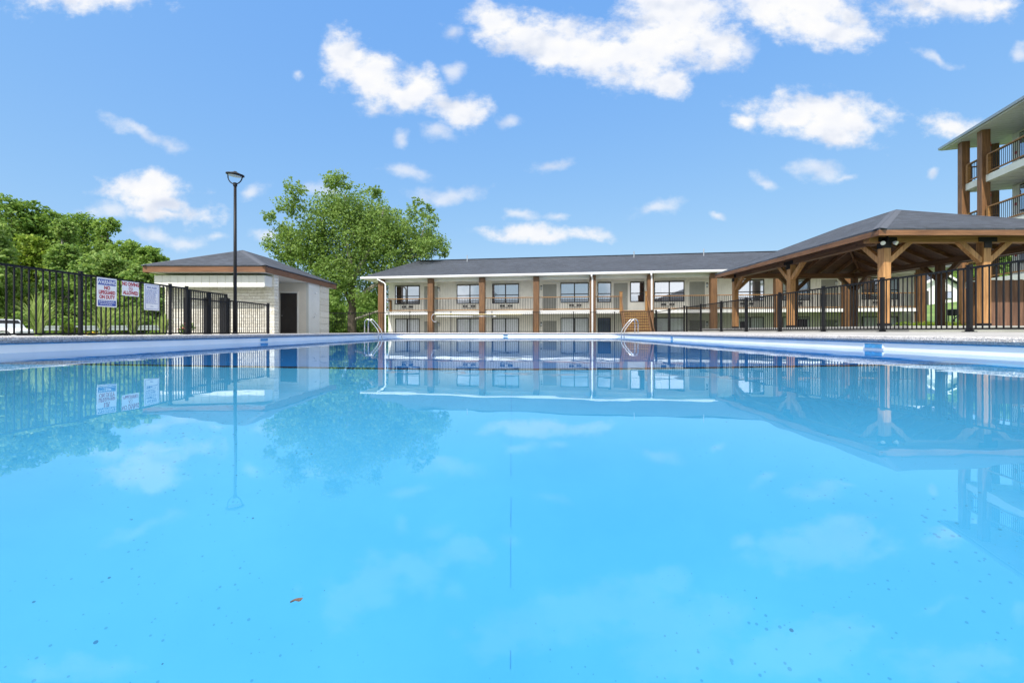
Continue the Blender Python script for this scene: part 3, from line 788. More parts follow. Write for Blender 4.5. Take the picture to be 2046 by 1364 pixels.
# balcony railings per bay
bays = [765,863,965,1072,1184,1298,1423,1551,1688,1834]
for i in range(9):
    a_, b_ = U(bays[i],0)+.2, U(bays[i+1],0)-.2
    if i == 4: b_ = U(1239,0)
    rl = MB().box(a_,b_,-.05,.05,SZ+.93,SZ+.98).build('railing','rail_wood',mt)
    MB().box(a_,b_,-.025,.025,SZ+.08,SZ+.135).build('bottom_rail','rail_wood',rl)
    pk = MB(); n = int((b_-a_)/.115)
    for k in range(1,n):
        u_ = a_+(b_-a_)*k/n; pk.box(u_-.012,u_+.012,-.012,.012,SZ+.135,SZ+.93)
    pk.build('balusters','black_metal',rl)
MB().box(U(762,0)-.12, U(762,0)-.05, .25, VW, SZ+.9, SZ+.96).build('railing','rail_wood',mt)
MB().box(U(779,.2), U(783,.2), .1, .24, SZ, SZ+.9).build('railing_post','rail_wood',mt)
# windows
def window(px0, px1, upper=True, mull=True, style='cloth', y0=None, y1=None):
    u0, u1 = U(px0,VW), U(px1,VW)
    z1, z0 = (SZ+2.12, SZ+.66) if upper else (GZ+2.24, GZ+.78)
    if y0: z1 = z0+(z1-z0)*y0
    v = VW
    back = MB().box(u0+.03,u1-.03,v-.012,v-.002,z0+.03,z1-.03)
    fr_ = MB().box(u0,u0+.055,v-.075,v-.0005,z0,z1).box(u1-.055,u1,v-.075,v-.0005,z0,z1).box(u0+.055,u1-.055,v-.075,v-.0005,z1-.055,z1).box(u0+.055,u1-.055,v-.075,v-.0005,z0,z0+.06)
    if mull: um = (u0+u1)/2; fr_.box(um-.04,um+.04,v-.073,v-.0005,z0+.06,z1-.055)
    if upper: fr_.box(u0+.055,u1-.055,v-.07,v-.001,z0+(z1-z0)*.40,z0+(z1-z0)*.40+.06)
    w_ = fr_.build('window','window_frame_dark',mt)
    back.build('interior','navy_cloth' if style != 'cloth' else 'navy_cloth',w_)
    trm = MB().box(u0-.09,u0-.002,v-.03,v-.001,z0-.09,z1+.09).box(u1+.002,u1+.09,v-.03,v-.001,z0-.09,z1+.09).box(u0-.002,u1+.002,v-.03,v-.001,z1+.002,z1+.09).box(u0-.002,u1+.002,v-.03,v-.001,z0-.09,z0-.002)
    trm.build('trim','cream_trim',w_)
    if style == 'cloth':
        c = MB(); n = 44; a_, b_ = (u0+.06, u1-.06) if not upper else (u0+.06+(u1-u0)*random.choice((0,.0,.22,.42)), u1-.06)
        vs = []
        for k in range(n+1):
            uu = a_+(b_-a_)*k/n; vv = v-.032+.010*math.sin(k*1.9)+.004*math.sin(k*.7)
            vs += [(uu,vv,z0+.05),(uu,vv,z1-.05)]
        c.add(vs, [(2*k,2*k+2,2*k+3,2*k+1) for k in range(n)]); c.build('curtain','white_cloth',w_,smooth=True)
    MB().add([(u0+.05,v-.054,z0+.055),(u1-.05,v-.054,z0+.055),(u1-.05,v-.054,z1-.05),(u0+.05,v-.054,z1-.05)],[(0,1,2,3)]).build('pane','glass_upper' if upper else 'glass_lower',w_)
up = [(790,839),(913,966),(984,1037),(1120,1176),(1307,1367),(1470,1526),(1562,1618),(1721,1793)]
for a_, b_ in up:
    window(a_, b_); window(a_, b_, False)
window(1194,1221,mull=False,style='dark'); window(1259,1287,mull=False,style='dark'); window(1194,1220,False,False,'dark')
def mdoor(px0, px1, upper=True):
    u0, u1 = U(px0,VW), U(px1,VW); zf = SZ if upper else GZ
    d_ = MB().box(u0,u1,VW-.035,VW-.001,zf+.02,zf+2.03).build('door','grey_door',mt)
    MB().box(u0-.10,u0-.002,VW-.05,VW-.001,zf,zf+2.13).box(u1+.002,u1+.10,VW-.05,VW-.001,zf,zf+2.13).box(u0-.002,u1+.002,VW-.05,VW-.001,zf+2.035,zf+2.13).build('door_frame','cream_trim',d_)
    MB().lathe([(.02,0),(.032,.03),(.02,.055)],(0,0,0),10).build('handle','steel',d_,loc=(u1-.1 if px0 != 848 else u0+.1,VW-.06,zf+1.0))
for a_, b_ in ((848,876),(1085,1112),(1377,1408),(1640,1672)):
    mdoor(a_,b_); mdoor(a_,b_,False)
mdoor(1226,1254)
for a_, b_ in ((802,827),(924,951),(998,1025),(1136,1163),(1319,1349),(1478,1507),(1576,1604),(1742,1772)):
    for zf in (SZ, GZ):
        u0, u1 = U(a_,VW), U(b_,VW)
        ac = MB().box(u0,u1,VW-.05,VW-.001,zf+.26,zf+.55).build('air_conditioner','cream_trim',mt)
        gm = MB()
        for k in range(5):
            if k == 2: continue
            gm.box(u0+.03+(u1-u0-.06)*k/5+.01,u0+.03+(u1-u0-.06)*(k+1)/5-.01,VW-.058,VW-.051,zf+.40,zf+.53)
        for k in range(3): gm.box(u0+.05,u1-.05,VW-.056,VW-.051,zf+.29+.035*k,zf+.305+.035*k)
        gm.build('grille','window_frame_dark',ac)
for px in (877,1072+10,1412,1670):
    for zf in (SZ, GZ):
        u_ = U(px,VW)
        l_ = MB().box(u_-.07,u_+.07,VW-.03,VW-.001,zf+1.62,zf+1.95).build('wall_lamp','black_metal',mt)
        MB().box(u_-.055,u_+.055,VW-.13,VW-.031,zf+1.66,zf+1.86).build('lamp_glass','lamp_lens',l_)
        MB().box(u_-.07,u_+.07,VW-.15,VW-.031,zf+1.861,zf+1.90).build('lamp_cap','black_metal',l_)
# timber stairs down from the balcony toward the pool
us0, us1 = U(1243,-.5), U(1296,-.5)-.15
sr = MB().bar(((us0+us1)/2, -.16, SZ-.05), ((us0+us1)/2, -.5, SZ-.05), us1-us0, .05).build('staircase','yellow_wood',mt)
ns = 14; run = .205; rise = (SZ-GZ)/(ns+1)
for k in range(ns):
    v_ = -.5-run*k; z_ = SZ-rise*(k+1)
    MB().box(us0,us1,v_-run-.03,v_,z_-.04,z_).build('tread','yellow_wood',sr)
    MB().box(us0,us1,v_-.022,v_-.003,z_+.001,z_+rise-.045).build('riser_gap_shade','motel_post_wood',sr) if k % 1 == 0 else None  # dark boards fill the open risers, their colour standing for the shade there
for u_ in (us0-.04, us1+.04, us0+.45*(us1-us0), us0+.72*(us1-us0), us0+.2*(us1-us0)):
    if us0 < u_ < us1:
        pass
    else:
        MB().bar((u_,-.2,SZ-.15),(u_,-.5-run*ns,GZ+.1),.07,.28).build('stringer','motel_post_wood',sr)
for u_ in (us0-.05, us1+.06):
    MB().box(u_-.09,u_+.09,-.30,-.12,SZ-.2,SZ+1.22).box(u_-.11,u_+.11,-.32,-.10,SZ+1.22,SZ+1.26).build('newel_post','rail_wood',sr)
    MB().bar((u_,-.2,SZ+1.0),(u_,-.5-run*ns,GZ+1.05),.06,.10).build('handrail','motel_post_wood',sr)
    MB().box(u_-.08,u_+.08,-.5-run*ns-.06,-.5-run*ns+.08,GZ-.1,GZ+1.2).build('newel_post','motel_post_wood',sr)

# ------------------------------------------------------------------ timber pavilion
pv = thing('timber_pavilion', 'open brown timber pavilion with hipped grey roof on square posts', 'pavilion', (0,0,0))
pX = [10.5,13.3,16.1]; pY = [12.0,16.0,20.0]; SLZ = .44
px0, px1, py0, py1 = 9.84, 16.96, 11.4, 20.6
zpe = ZZ(457,11.4)
ZT = zpe-.10
posts = [(10.5,12),(13.3,12),(16.1,12),(10.5,16),(16.1,16),(10.5,20),(13.3,20),(16.1,20)]
bw = .105
bmz0, bmz1 = ZZ(484,11.9), ZZ(468,11.9)-.01
for (x,y) in posts:
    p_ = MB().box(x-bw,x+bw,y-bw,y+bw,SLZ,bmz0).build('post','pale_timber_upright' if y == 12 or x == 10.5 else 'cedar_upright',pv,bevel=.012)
    MB().box(x-bw-.006,x+bw+.006,y-bw-.006,y+bw+.006,SLZ+.001,SLZ+.09).build('post_shoe','black_metal',p_)
    br_ = MB()
    if y == 12:
        br_.box(x-.26,x+.26,y-bw-.012,y-bw-.004,bmz0+.01,bmz0+.14).box(x-bw,x+bw,y-bw-.013,y-bw-.003,bmz0-.16,bmz0+.009)
    if x == 10.5:
        br_.box(x-bw-.012,x-bw-.004,y-.26,y+.26,bmz0+.01,bmz0+.14).box(x-bw-.013,x-bw-.003,y-bw,y+bw,bmz0-.16,bmz0+.009)
    if br_.v: br_.build('bracket','black_metal',p_)
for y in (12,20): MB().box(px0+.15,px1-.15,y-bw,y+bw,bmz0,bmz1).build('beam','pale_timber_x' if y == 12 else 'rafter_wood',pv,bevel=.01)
for x in (10.5,16.1): MB().box(x-bw+.003,x+bw-.003,12+bw+.001,20-bw-.001,bmz0,bmz1-.004).build('beam','cedar_along_y',pv,bevel=.01)
def brace(x,y,dx,dy):
    a = Vector((x+dx*bw*.9,y+dy*bw*.9,bmz0-.52)); b_ = Vector((x+dx*.70,y+dy*.70,bmz0+.04))
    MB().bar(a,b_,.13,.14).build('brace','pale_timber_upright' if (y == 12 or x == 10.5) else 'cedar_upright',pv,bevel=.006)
for (x,y) in posts:
    for dx,dy in ((1,0),(-1,0),(0,1),(0,-1)):
        if (dx and y not in (12,20)) or (dy and x not in (10.5,16.1)): continue
        if dx and not (10.5-.9 < x+dx*.9 < 16.1+.9) : continue
        if dx and ((x == 10.5 and dx < 0) ): continue
        if dy and ((y == 12 and dy < 0) or (y == 20 and dy > 0)): continue
        if dx and x == 16.1 and dx > 0: continue
        brace(x,y,dx,dy)
rzr = ZZ(418,14.84)-.02; pxc = 13.4; ra, rb = 14.84, 17.3
hip(pv, px0, px1, py0, py1, zpe+.02, ra, rb, pxc, rzr, .05)
fz0 = ZZ(470,11.4)
for y in (py0,py1): MB().box(px0,px1,y,y+(.045 if y < 15 else -.045),fz0,zpe-.032).build('fascia','cedar_along_x',pv,bevel=.004)
for x in (px0,px1): MB().box(x,x+(.045 if x < 12 else -.045),py0+.046,py1-.046,fz0,zpe-.032).build('fascia','cedar_along_y',pv,bevel=.004)
def zroof_at(x, y):
    sl = (rzr-zpe)
    t = min((x-px0)/(pxc-px0), (px1-x)/(px1-pxc), (y-py0)/(ra-py0), (py1-y)/(py1-rb)); return zpe-.10+sl*min(1,t)
def rafter(a, b_):
    A_ = Vector((*a, zroof_at(*a)-.03)); B2 = Vector((*b_, zroof_at(*b_)-.05)); MB().bar(A_,B2,.05,.14).build('rafter','rafter_wood',pv)
for k in range(1,12):
    y = py0+(py1-py0)*k/12
    for x_e, s_ in ((px0+.06,1),(px1-.06,-1)):
        run_ = min(3.4, (y-py0)*3.5/3.44, (py1-y)*3.5/3.3)
        if run_ > .4: rafter((x_e,y),(x_e+s_*run_,y))
for k in range(1,9):
    x = px0+(px1-px0)*k/9
    for y_e, s_ in ((py0+.06,1),(py1-.06,-1)):
        run_ = min(3.3, (x-px0)*3.4/3.56, (px1-x)*3.4/3.56)
        if run_ > .4: rafter((x,y_e),(x,y_e+s_*run_))
for a, b_ in (((px0+.1,py0+.1),(pxc,ra)),((px1-.1,py0+.1),(pxc,ra)),((px0+.1,py1-.1),(pxc,rb)),((px1-.1,py1-.1),(pxc,rb)),((pxc,ra),(pxc,rb))):
    rafter(a,b_)
# boarded ceiling lining under the shingles
def lining(vs):
    m_ = MB(); n = len(vs); m_.add([(a,b_,c-.058) for a,b_,c in vs]+[(a,b_,c-.075) for a,b_,c in vs], [tuple(range(n)), tuple(range(2*n-1,n-1,-1))]+[(i,n+i,n+(i+1)%n,(i+1)%n) for i in range(n)]); m_.build('ceiling_boards','ceiling_wood',pv)
q0, q1, q2, q3, q4, q5 = (px0+.05,py0+.05,zpe+.02),(px1-.05,py0+.05,zpe+.02),(px1-.05,py1-.05,zpe+.02),(px0+.05,py1-.05,zpe+.02),(pxc,ra,rzr),(pxc,rb,rzr)
lining([q0,q1,q4]); lining([q1,q2,q5,q4]); lining([q2,q3,q5]); lining([q3,q0,q4,q5])
for p_ in ((12.0,13.6,3.0),):
    l_ = MB().lathe([(.0,-.03),(.12,-.025),(.14,0),(.0,.0)],(0,0,0),20).build('ceiling_light','white_paint',pv,loc=(12.1,13.9,zroof_at(12.1,13.9)-.14))
fl_ = thing('floodlight', 'small twin white floodlight at the head of the near pavilion post', 'floodlight', (10.5,12-bw-.02,bmz0-.03))
for dx in (-.20,.12):
    h_ = MB().lathe([(.025,0),(.05,.05),(.058,.10),(.0,.10)],(0,0,0),14).build('lamp','white_paint',fl_,loc=(dx,-.02,.02)); h_.rotation_euler = (R(115),0,R(-20 if dx < 0 else 20))
MB().box(-.22,.16,-.015,.0,-.0,.06).build('bracket','black_metal',fl_)
# little black boxes at post feet
for (x,y,lab) in ((10.5,16,'black planter box at the foot of the middle left pavilion post'),(10.5,20,'small black box at the foot of the far left pavilion post')):
    t = thing('post_box', lab, 'box', (x+.36,y-.1,SLZ))
    MB().box(-.12,.12,-.12,.12,0,.30).build('body','black_metal',t,bevel=.02); MB().box(-.14,.14,-.14,.14,.301,.33).build('lid','black_metal',t,bevel=.005)

# ------------------------------------------------------------------ privacy fence
pf = thing('privacy_fence', 'tall brown board fence with weathered planks beside the pavilion', 'fence', (0,0,0))
x = 13.9; k = 0
mats = []
for i in range(5): mats.append(wood('privacy_board_%d' % i, tuple(c*(.55+.22*i) for c in (.070,.036,.024)), tuple(c*(.6+.16*i) for c in (.20,.105,.062)), 'Z', .8))
while x < 21.5:
    w_ = .138; MB().box(x+.003,x+w_-.003,12.72,12.745,.34,1.82+random.uniform(-.02,.02)+ (x-13.9)*.02).build('board', random.choice(mats), pf, bevel=.003); x += w_; k += 1
MB().box(13.9,21.5,12.746,12.79,.55,.64).build('rail','cedar_along_x',pf); MB().box(13.9,21.5,12.746,12.79,1.5,1.59).build('rail','cedar_along_x',pf)
for x in (13.95,16.5,19.0,21.4): MB().box(x-.05,x+.05,12.79,12.89,0,1.8).build('post','cedar_upright',pf)

# ------------------------------------------------------------------ tall walk-up building on the right
ph_ = -math.atan(.305)
tb = thing('apartment_building', 'four storey cream apartment block with brown corner posts and open walkways', 'apartment building', (25.38,23.9,0), ph_)
L0 = -16.0
levels = [.34, 3.05, 5.77, 8.50]; RZ = 10.92
for z in levels[1:]:
    MB().box(-.02,9.0,L0,.25,z-.36,z).build('walkway_slab','tower_slab_paint',tb)
    cb = MB(); 
    for k in range(26):
        y = L0+.1+k*.62; cb.box(.1,1.75,y,y+.55,z-.385,z-.361)
    cb.build('slab_soffit','tower_soffit',tb)
MB().box(-.2,9,L0,.4,.0,levels[0]).build('ground_slab','concrete',tb)
def tsiding(y0,y1,z0,z1):
    m_ = MB().box(1.82,1.95,y0,y1,z0,z1); n = int((y1-y0)/.3)
    for k in range(n): m_.box(1.80,1.82,y0+(y1-y0)*k/n+.01,y0+(y1-y0)*(k+1)/n-.01,z0+.01,z1-.01)
    return m_.build('wall','tower_wall',tb)
for i, z in enumerate(levels):
    top_ = (levels+[RZ+.36])[i+1]-.37
    tsiding(L0,-.45,z+.001,top_)
    MB().box(1.95,8.8,-.60,-.45,z+.001,top_).build('end_wall','tower_wall',tb)
    MB().box(1.95,8.8,L0,L0+.15,z+.001,top_).build('end_wall','tower_wall',tb)
    for y0 in (-2.35,-4.6,-7.5,-10.5):
        w_ = MB().box(1.72,1.799,y0,y0+1.3,z+.85,z+2.25).build('window','window_frame_dark',tb)
        MB().box(1.71,1.719,y0+.06,y0+.62,z+.91,z+2.19).box(1.71,1.719,y0+.68,y0+1.24,z+.91,z+2.19).build('pane','glass_upper',w_)
    # railings
    if i > 0:
        for (y0, y1) in ((.0-.28,-1.46+.28),(-1.46-.28,-5.4+.28),(-5.4-.28,-9.4+.28)):
            a_, b_ = y1, y0
            r_ = MB().box(-.05,.09,a_,b_,z+1.0,z+1.06).build('railing','rail_wood',tb)
            MB().box(-.02,.06,a_,b_,z+.10,z+.16).build('bottom_rail','rail_wood',r_)
            pk = MB(); n = int((b_-a_)/.12)
            for k in range(1,n): y = a_+(b_-a_)*k/n; pk.box(.01,.028,y-.009,y+.009,z+.16,z+1.0)
            pk.build('balusters','black_metal',r_)
        MB().box(-.08,.12,-1.46-.42,-1.46-.28,z,z+1.0).build('railing_post','rail_wood',tb)
        MB().box(-.08,.12,-.42,-.28,z,z+1.0).build('railing_post','rail_wood',tb)
        r_ = MB().box(.28,1.6,.12,.2,z+1.0,z+1.06).build('railing','rail_wood',tb)
        MB().box(.28,1.6,.13,.19,z+.1,z+.16).build('bottom_rail','rail_wood',r_)
        pk = MB()
        for k in range(11): pk.box(.34+.12*k-.009,.34+.12*k+.009,.15,.168,z+.16,z+1.0)
        pk.build('balusters','black_metal',r_)
        # fire hose cabinet and pull station
        MB().box(1.50,1.56,.62,.95,z+.95,z+1.45).build('fire_cabinet','red_paint',tb)
        MB().box(1.775,1.799,-.75,-.65,z+1.25,z+1.4).build('alarm_station','red_paint',tb)
        ex = MB().box(.9,1.25,.08,.12,top_-.33,top_-.12).build('exit_sign','red_paint',tb)
        tx = text('EXIT',.16,'sign_white',ex,(1.075,.076,top_-.225),(R(90),0,0),bold=.003)
for (x,y,m_) in ((0,0,'cedar_upright'),(0,-1.46,'cedar_upright'),(0,-5.4,'cedar_upright'),(0,-9.4,'cedar_upright'),(1.8,.85,'cedar_upright')):
    MB().box(x-.18,x+.18,y-.18,y+.18,.1,RZ-.001).build('post',m_,tb,bevel=.015)
MB().box(-.43,10,L0,1.0,RZ,RZ+.05).build('roof_soffit','tower_soffit',tb)
bd = MB()
for k in range(56): y = L0+.1+k*.30; bd.box(-.40,1.78,y,y+.27,RZ-.018,RZ-.001)
bd.build('roof_soffit_boards','tower_soffit',tb)
MB().box(-.47,-.431,L0,1.05,RZ-.01,RZ+.17).build('fascia','white_gutter',tb)
MB().box(-.431,10,1.0,1.04,RZ-.01,RZ+.17).build('fascia','white_gutter',tb)
MB().prism([(-.47,RZ+.02),(-.58,RZ+.04),(-.60,RZ+.16),(-.47,RZ+.16)],'y',L0,1.08).build('gutter','galvanised',tb)
MB().tube([(-.53,-4.9,RZ+.02),(-.53,-4.9,RZ-.12),(-.1,-5.05,RZ-.3),(-.1,-5.1,RZ-3)],.05,8).build('downspout','white_gutter',tb)
m_ = MB().add([(-.50,L0,RZ+.18),(-.50,1.1,RZ+.18),(5,-4.5,RZ+1.55),(5,L0,RZ+1.55),(10.5,1.1,RZ+.18),(10.5,L0,RZ+.18)],[(0,3,2,1),(1,2,4),(2,3,5,4)])
m_.build('roof','shingles_turned',tb)

# ------------------------------------------------------------------ distant small house, right
hs = thing('gabled_house', 'small white gabled house seen through the pavilion far on the right', 'house', (XX(1878,58),58,g(56,58)-.1), R(12))
MB().prism([(-4,0),(4,0),(4,2.6),(0,4.3),(-4,2.6)],'y',0,8).build('wall','white_paint',hs)
for s_ in (-1,1):
    MB().add([(s_*0,-.5,4.55),(s_*4.7,-.5,2.5),(s_*4.7,8.5,2.5),(0,8.5,4.55),(0,-.5,4.40),(s_*4.7,-.5,2.35),(s_*4.7,8.5,2.35),(0,8.5,4.40)],[(0,1,2,3),(7,6,5,4),(0,4,5,1),(1,5,6,2),(2,6,7,3)]).build('roof','shingles',hs)
    MB().bar((0,-.55,4.42),(s_*4.72,-.55,2.36),.06,.28).build('barge_board','white_paint',hs)
dd = MB().box(-2.9,-2.0,-.04,-.001,0,2.0).build('door','dark_door',hs)
w_ = MB().box(.9,2.1,-.05,-.001,.9,2.0).build('window','window_frame_dark',hs)
MB().box(.98,2.02,-.058,-.051,.98,1.92).build('pane','glass_upper',w_)
# handrail of outdoor steps
hr = thing('step_handrail', 'black sloping handrail of outdoor steps behind the pavilion', 'handrail', (0,0,0))
for k, o_ in enumerate((0,.22)):
    a = P(1903,640,24+o_*3); b_ = P(1931,618,24+o_*3)
    MB().tube([a,b_], .03, 8).build('rail','black_metal',hr)
    for t_ in (.05,.95):
        p_ = a.lerp(b_, t_); MB().tube([p_,(p_.x,p_.y,g(p_.x,p_.y)-.05)], .025, 8).build('post','black_metal',hr)
gb_ = thing('garden_grill', 'black boxy grill standing on the lawn behind the pavilion', 'grill', (XX(1907,30),30,g(31,30)))
MB().box(-.25,.25,-.25,.25,.75,1.2).build('firebox','black_metal',gb_,bevel=.04)
for sx in (-.2,.2):
    for sy in (-.2,.2): MB().box(sx-.02,sx+.02,sy-.02,sy+.02,0,.75).build('leg','black_metal',gb_)

# ------------------------------------------------------------------ vegetation
rng = np.random.default_rng(11)
def leaves_mesh(name, blobs, n, size, mat, parent, clusters=26, spread=.20, seed=1, fill=.35):
    rs = np.random.default_rng(seed)
    B_ = np.array(blobs, float); wgt = (B_[:,3]*B_[:,4]+B_[:,3]*B_[:,5]); wgt /= wgt.sum()
    nc = clusters*len(blobs)
    bi = rs.choice(len(B_), nc, p=wgt)
    d = rs.normal(size=(nc,3)); d /= np.linalg.norm(d,axis=1)[:,None]
    rad = np.where(rs.random(nc) < fill, rs.uniform(.25,.9,nc), rs.uniform(.86,1.06,nc))
    cc = B_[bi,:3]+d*B_[bi,3:6]*rad[:,None]; crad = B_[bi,3:6].mean(1)*spread*rs.uniform(.6,1.3,nc)
    li = rs.integers(0, nc, n)
    off = rs.normal(size=(n,3)); off /= np.linalg.norm(off,axis=1)[:,None]; off *= (rs.random(n)**.45)[:,None]
    off[:,2] *= .7
    c = cc[li]+off*crad[li][:,None]
    nrm = rs.normal(size=(n,3))*.8+off*.8+np.array([0,0,.55]); nrm /= np.linalg.norm(nrm,axis=1)[:,None]
    t = np.cross(nrm, rs.normal(size=(n,3))); t /= np.linalg.norm(t,axis=1)[:,None]
    b_ = np.cross(nrm,t); s = (size*rs.uniform(.6,1.25,n))[:,None]
    v = np.stack([c-t*s*.55, c-b_*s*.36+t*s*.05+nrm*s*.08, c+t*s*.55, c+b_*s*.36+t*s*.05+nrm*s*.08], 1).reshape(-1,3)
    me = bpy.data.meshes.new(name); me.vertices.add(4*n); me.vertices.foreach_set('co', v.ravel().astype(np.float32))
    me.loops.add(4*n); me.loops.foreach_set('vertex_index', np.arange(4*n,dtype=np.int32))
    me.polygons.add(n); me.polygons.foreach_set('loop_start', np.arange(0,4*n,4,dtype=np.int32))
    me.update(calc_edges=True); me.validate()
    me.materials.append(M[mat])
    o = bpy.data.objects.new(name, me); COL.objects.link(o); o.parent = parent
    return o

# the big sycamore
SD = 38.0; sb = Vector((XX(705,SD), SD, g(-14.2,SD)))
sy = thing('sycamore_tree', 'broad leafy sycamore with pale limbs between the bathhouse and the motel', 'tree', sb)
SB_ = [(552,440,15),(565,462,20),(548,492,20),(585,480,30),(560,512,18),(612,432,24),(628,405,20),(655,388,20),(682,378,18),(703,382,20),(722,400,26),(655,425,36),(700,440,42),(640,475,38),(748,425,30),(768,405,17),(778,430,24),(800,440,18),(832,402,11),(848,412,15),(860,436,14),(838,440,18),(850,470,22),(876,490,22),(887,506,12),(858,505,24),(822,490,32),(782,470,34),(740,480,44),(690,500,44),(640,525,36),(600,515,30),(680,550,38),(740,555,42),(795,530,34),(655,560,20),(715,595,26),(685,610,18),(660,590,16),(745,600,20),(770,580,22),(640,545,18)]
bl = []
rs_ = random.Random(3)
for (px,py,r) in SB_:
    d = rs_.uniform(-1,1)*5.0*(1-abs(px-710)/260) ; q_ = P(px,py,SD); rr = r/F*SD
    bl.append((q_.x-sb.x, d, q_.z-sb.z, rr*1.05, rr*1.3, rr))
for (px,py,r) in ((700,465,90),(625,490,60),(780,485,68),(700,410,50),(838,475,50),(700,560,60),(590,500,45)):
    q_ = P(px,py,SD); rr = r/F*SD; bl.append((q_.x-sb.x, 0, q_.z-sb.z, rr, rr*.9, rr*.9))
leaves_mesh('crown', bl, 64000, .20, 'sycamore_leaf', sy, 150, .30, 5, .75)
def limb(pts, r0, r1, parent, mat='bark', name='limb', D=SD):
    P3 = []; r0 *= .72; r1 *= .72
    for i, q_ in enumerate(pts):
        p_ = P(q_[0],q_[1],D+(q_[2] if len(q_) > 2 else 0)); P3.append(p_-sb)
    n = len(P3); MB().tube(P3, [r0+(r1-r0)*i/(n-1) for i in range(n)], 8).build(name, mat, parent, smooth=True)
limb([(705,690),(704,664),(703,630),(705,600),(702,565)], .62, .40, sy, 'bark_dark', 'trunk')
for pts, r0, r1 in (([(703,610),(690,585),(668,560),(640,535),(605,515),(575,500)],.30,.06),([(704,600),(728,585),(752,570),(775,578)],.28,.08),
    ([(702,575),(700,520),(692,480),(688,430),(690,390)],.34,.05),([(702,570),(720,530),(745,490),(760,440),(768,415)],.28,.05),
    ([(725,585),(770,555),(805,520),(840,480),(852,440)],.22,.04),([(700,540),(670,510),(650,470),(640,430)],.2,.04),
    ([(704,640),(725,632),(760,620),(775,612)],.22,.07),([(690,585),(665,575),(640,572)],.14,.04),([(745,490),(790,460),(815,440)],.12,.03),([(700,480),(720,440),(716,405)],.14,.03),([(805,520),(850,505),(880,500)],.12,.03),([(605,515),(575,480),(556,455)],.10,.03)):
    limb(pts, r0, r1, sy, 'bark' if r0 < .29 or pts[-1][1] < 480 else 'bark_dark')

def tree(label, px, top, D, wpx, mat, n=5200, size=.42, low=.12, seed=1, name='broadleaf_tree', group='trees on the wooded slope'):
    X = XX(px, D); zg = g(X, D); Ht = ZZ(top, D)-zg; Wd = wpx/F*D/2
    t = thing(name, label, 'tree', (X,D,zg), 0, group)
    r_ = random.Random(seed); bl = []
    nb = 13
    for k in range(nb):
        h = low+(1-low)*(k+.5)/nb; prof_ = (math.sin(math.pi*min(1,(h*.80+.14))))**.6
        a = r_.uniform(0,2*math.pi); rr = Wd*r_.uniform(.34,.55)*(.65+.35*prof_)
        dist = max(0, Wd*prof_-rr)*r_.uniform(.55,1)
        zc = min(h*Ht, Ht-rr*.8)
        bl.append((math.cos(a)*dist, math.sin(a)*dist, zc, rr, rr, rr*.8))
    bl.append((0,0,Ht-Wd*.42,Wd*.45,Wd*.45,Wd*.40)); bl.append((0,0,Ht*.5,Wd*.6,Wd*.6,Ht*.3))
    leaves_mesh('crown', bl, int(n*1.7), size*.78, mat, t, 60, .34, seed, .35)
    MB().tube([(0,0,-.3),(.1,0,Ht*.3),(-.1,.1,Ht*.6),(0,0,Ht*.85)], [.32*Wd/4,.26*Wd/4,.16*Wd/4,.05], 8).build('trunk','bark_dark',t,smooth=True)
    for k in range(4):
        b_ = bl[r_.randrange(3,nb)]; z0 = Ht*.3
        MB().tube([(.0,0,z0),(b_[0]*.5,b_[1]*.5,(z0+b_[2])/2+.2),(b_[0],b_[1],b_[2])], [.12,.08,.03], 6).build('limb','bark',t,smooth=True)
    return t
T = [
 ('tallest rounded tree of the wooded slope at the left picture edge', 25,390,47,190,'deep_leaf',9000,.44),
 ('big bushy tree cut by the left picture edge behind the car', -110,400,42,220,'hill_leaf',6000,.44),
 ('dark tree just right of the tallest tree on the slope', 105,428,49,130,'deep_leaf',7000,.42),
 ('grey green slender tree in the dip of the slope skyline', 130,440,44,80,'hill_leaf',4500,.36),
 ('spreading tree with three knobs on the slope skyline', 168,428,56,120,'deep_leaf',6500,.44),
 ('dark round tree at the step in the slope skyline', 215,436,54,80,'deep_leaf',5500,.42),
 ('broad low tree on the descending slope skyline', 255,482,50,110,'deep_leaf',6500,.42),
 ('last dark rounded tree of the slope skyline before the bathhouse roof', 306,494,47,90,'deep_leaf',5500,.38),
 ('yellow green young tree in front of the tallest slope tree', 55,470,37,130,'bright_leaf',6500,.34),
 ('feathery light green tree behind the fence post at the left', 140,490,35,110,'hill_leaf',6500,.32),
 ('soft billowing green tree above the warning sign', 215,505,34,140,'hill_leaf',8500,.32),
 ('low bushy tree above the pool rules sign', 290,528,33,120,'hill_leaf',7500,.32),
 ('leafy tree at the far left behind the white car', -20,440,33,130,'hill_leaf',6500,.34),
 ('small dark tree peeking over the left end of the bathhouse roof', 352,522,42,46,'deep_leaf',3500,.32),
 ('shady low tree under the left side of the sycamore', 668,575,47,60,'deep_leaf',4000,.34),
 ('dark understorey tree behind the far fence left of the motel', 742,585,54,90,'hill_leaf',5500,.36),
 ('short dark tree behind the sycamore trunk', 705,600,58,90,'deep_leaf',4500,.38),
]
for i, (lab,px,top,D,w_,mat,n,s) in enumerate(T): tree(lab,px,top,D,w_,mat,n,s,.08,20+i)
T2 = [
 ('bright yellow green tree on the hill beyond the small house roof', 1872,520,88,75,'bright_leaf',5000,.55),
 ('bright leafy tree between the motel end and the small house', 1822,530,80,60,'bright_leaf',4500,.5),
 ('bright tree right of the small gabled house', 1925,505,84,70,'bright_leaf',4500,.55),
 ('darker tree on the hill farthest behind the pavilion', 1890,496,104,130,'hill_leaf',5000,.6),
 ('leafy tree seen above the brown board fence', 2000,500,75,90,'hill_leaf',5000,.5),
]
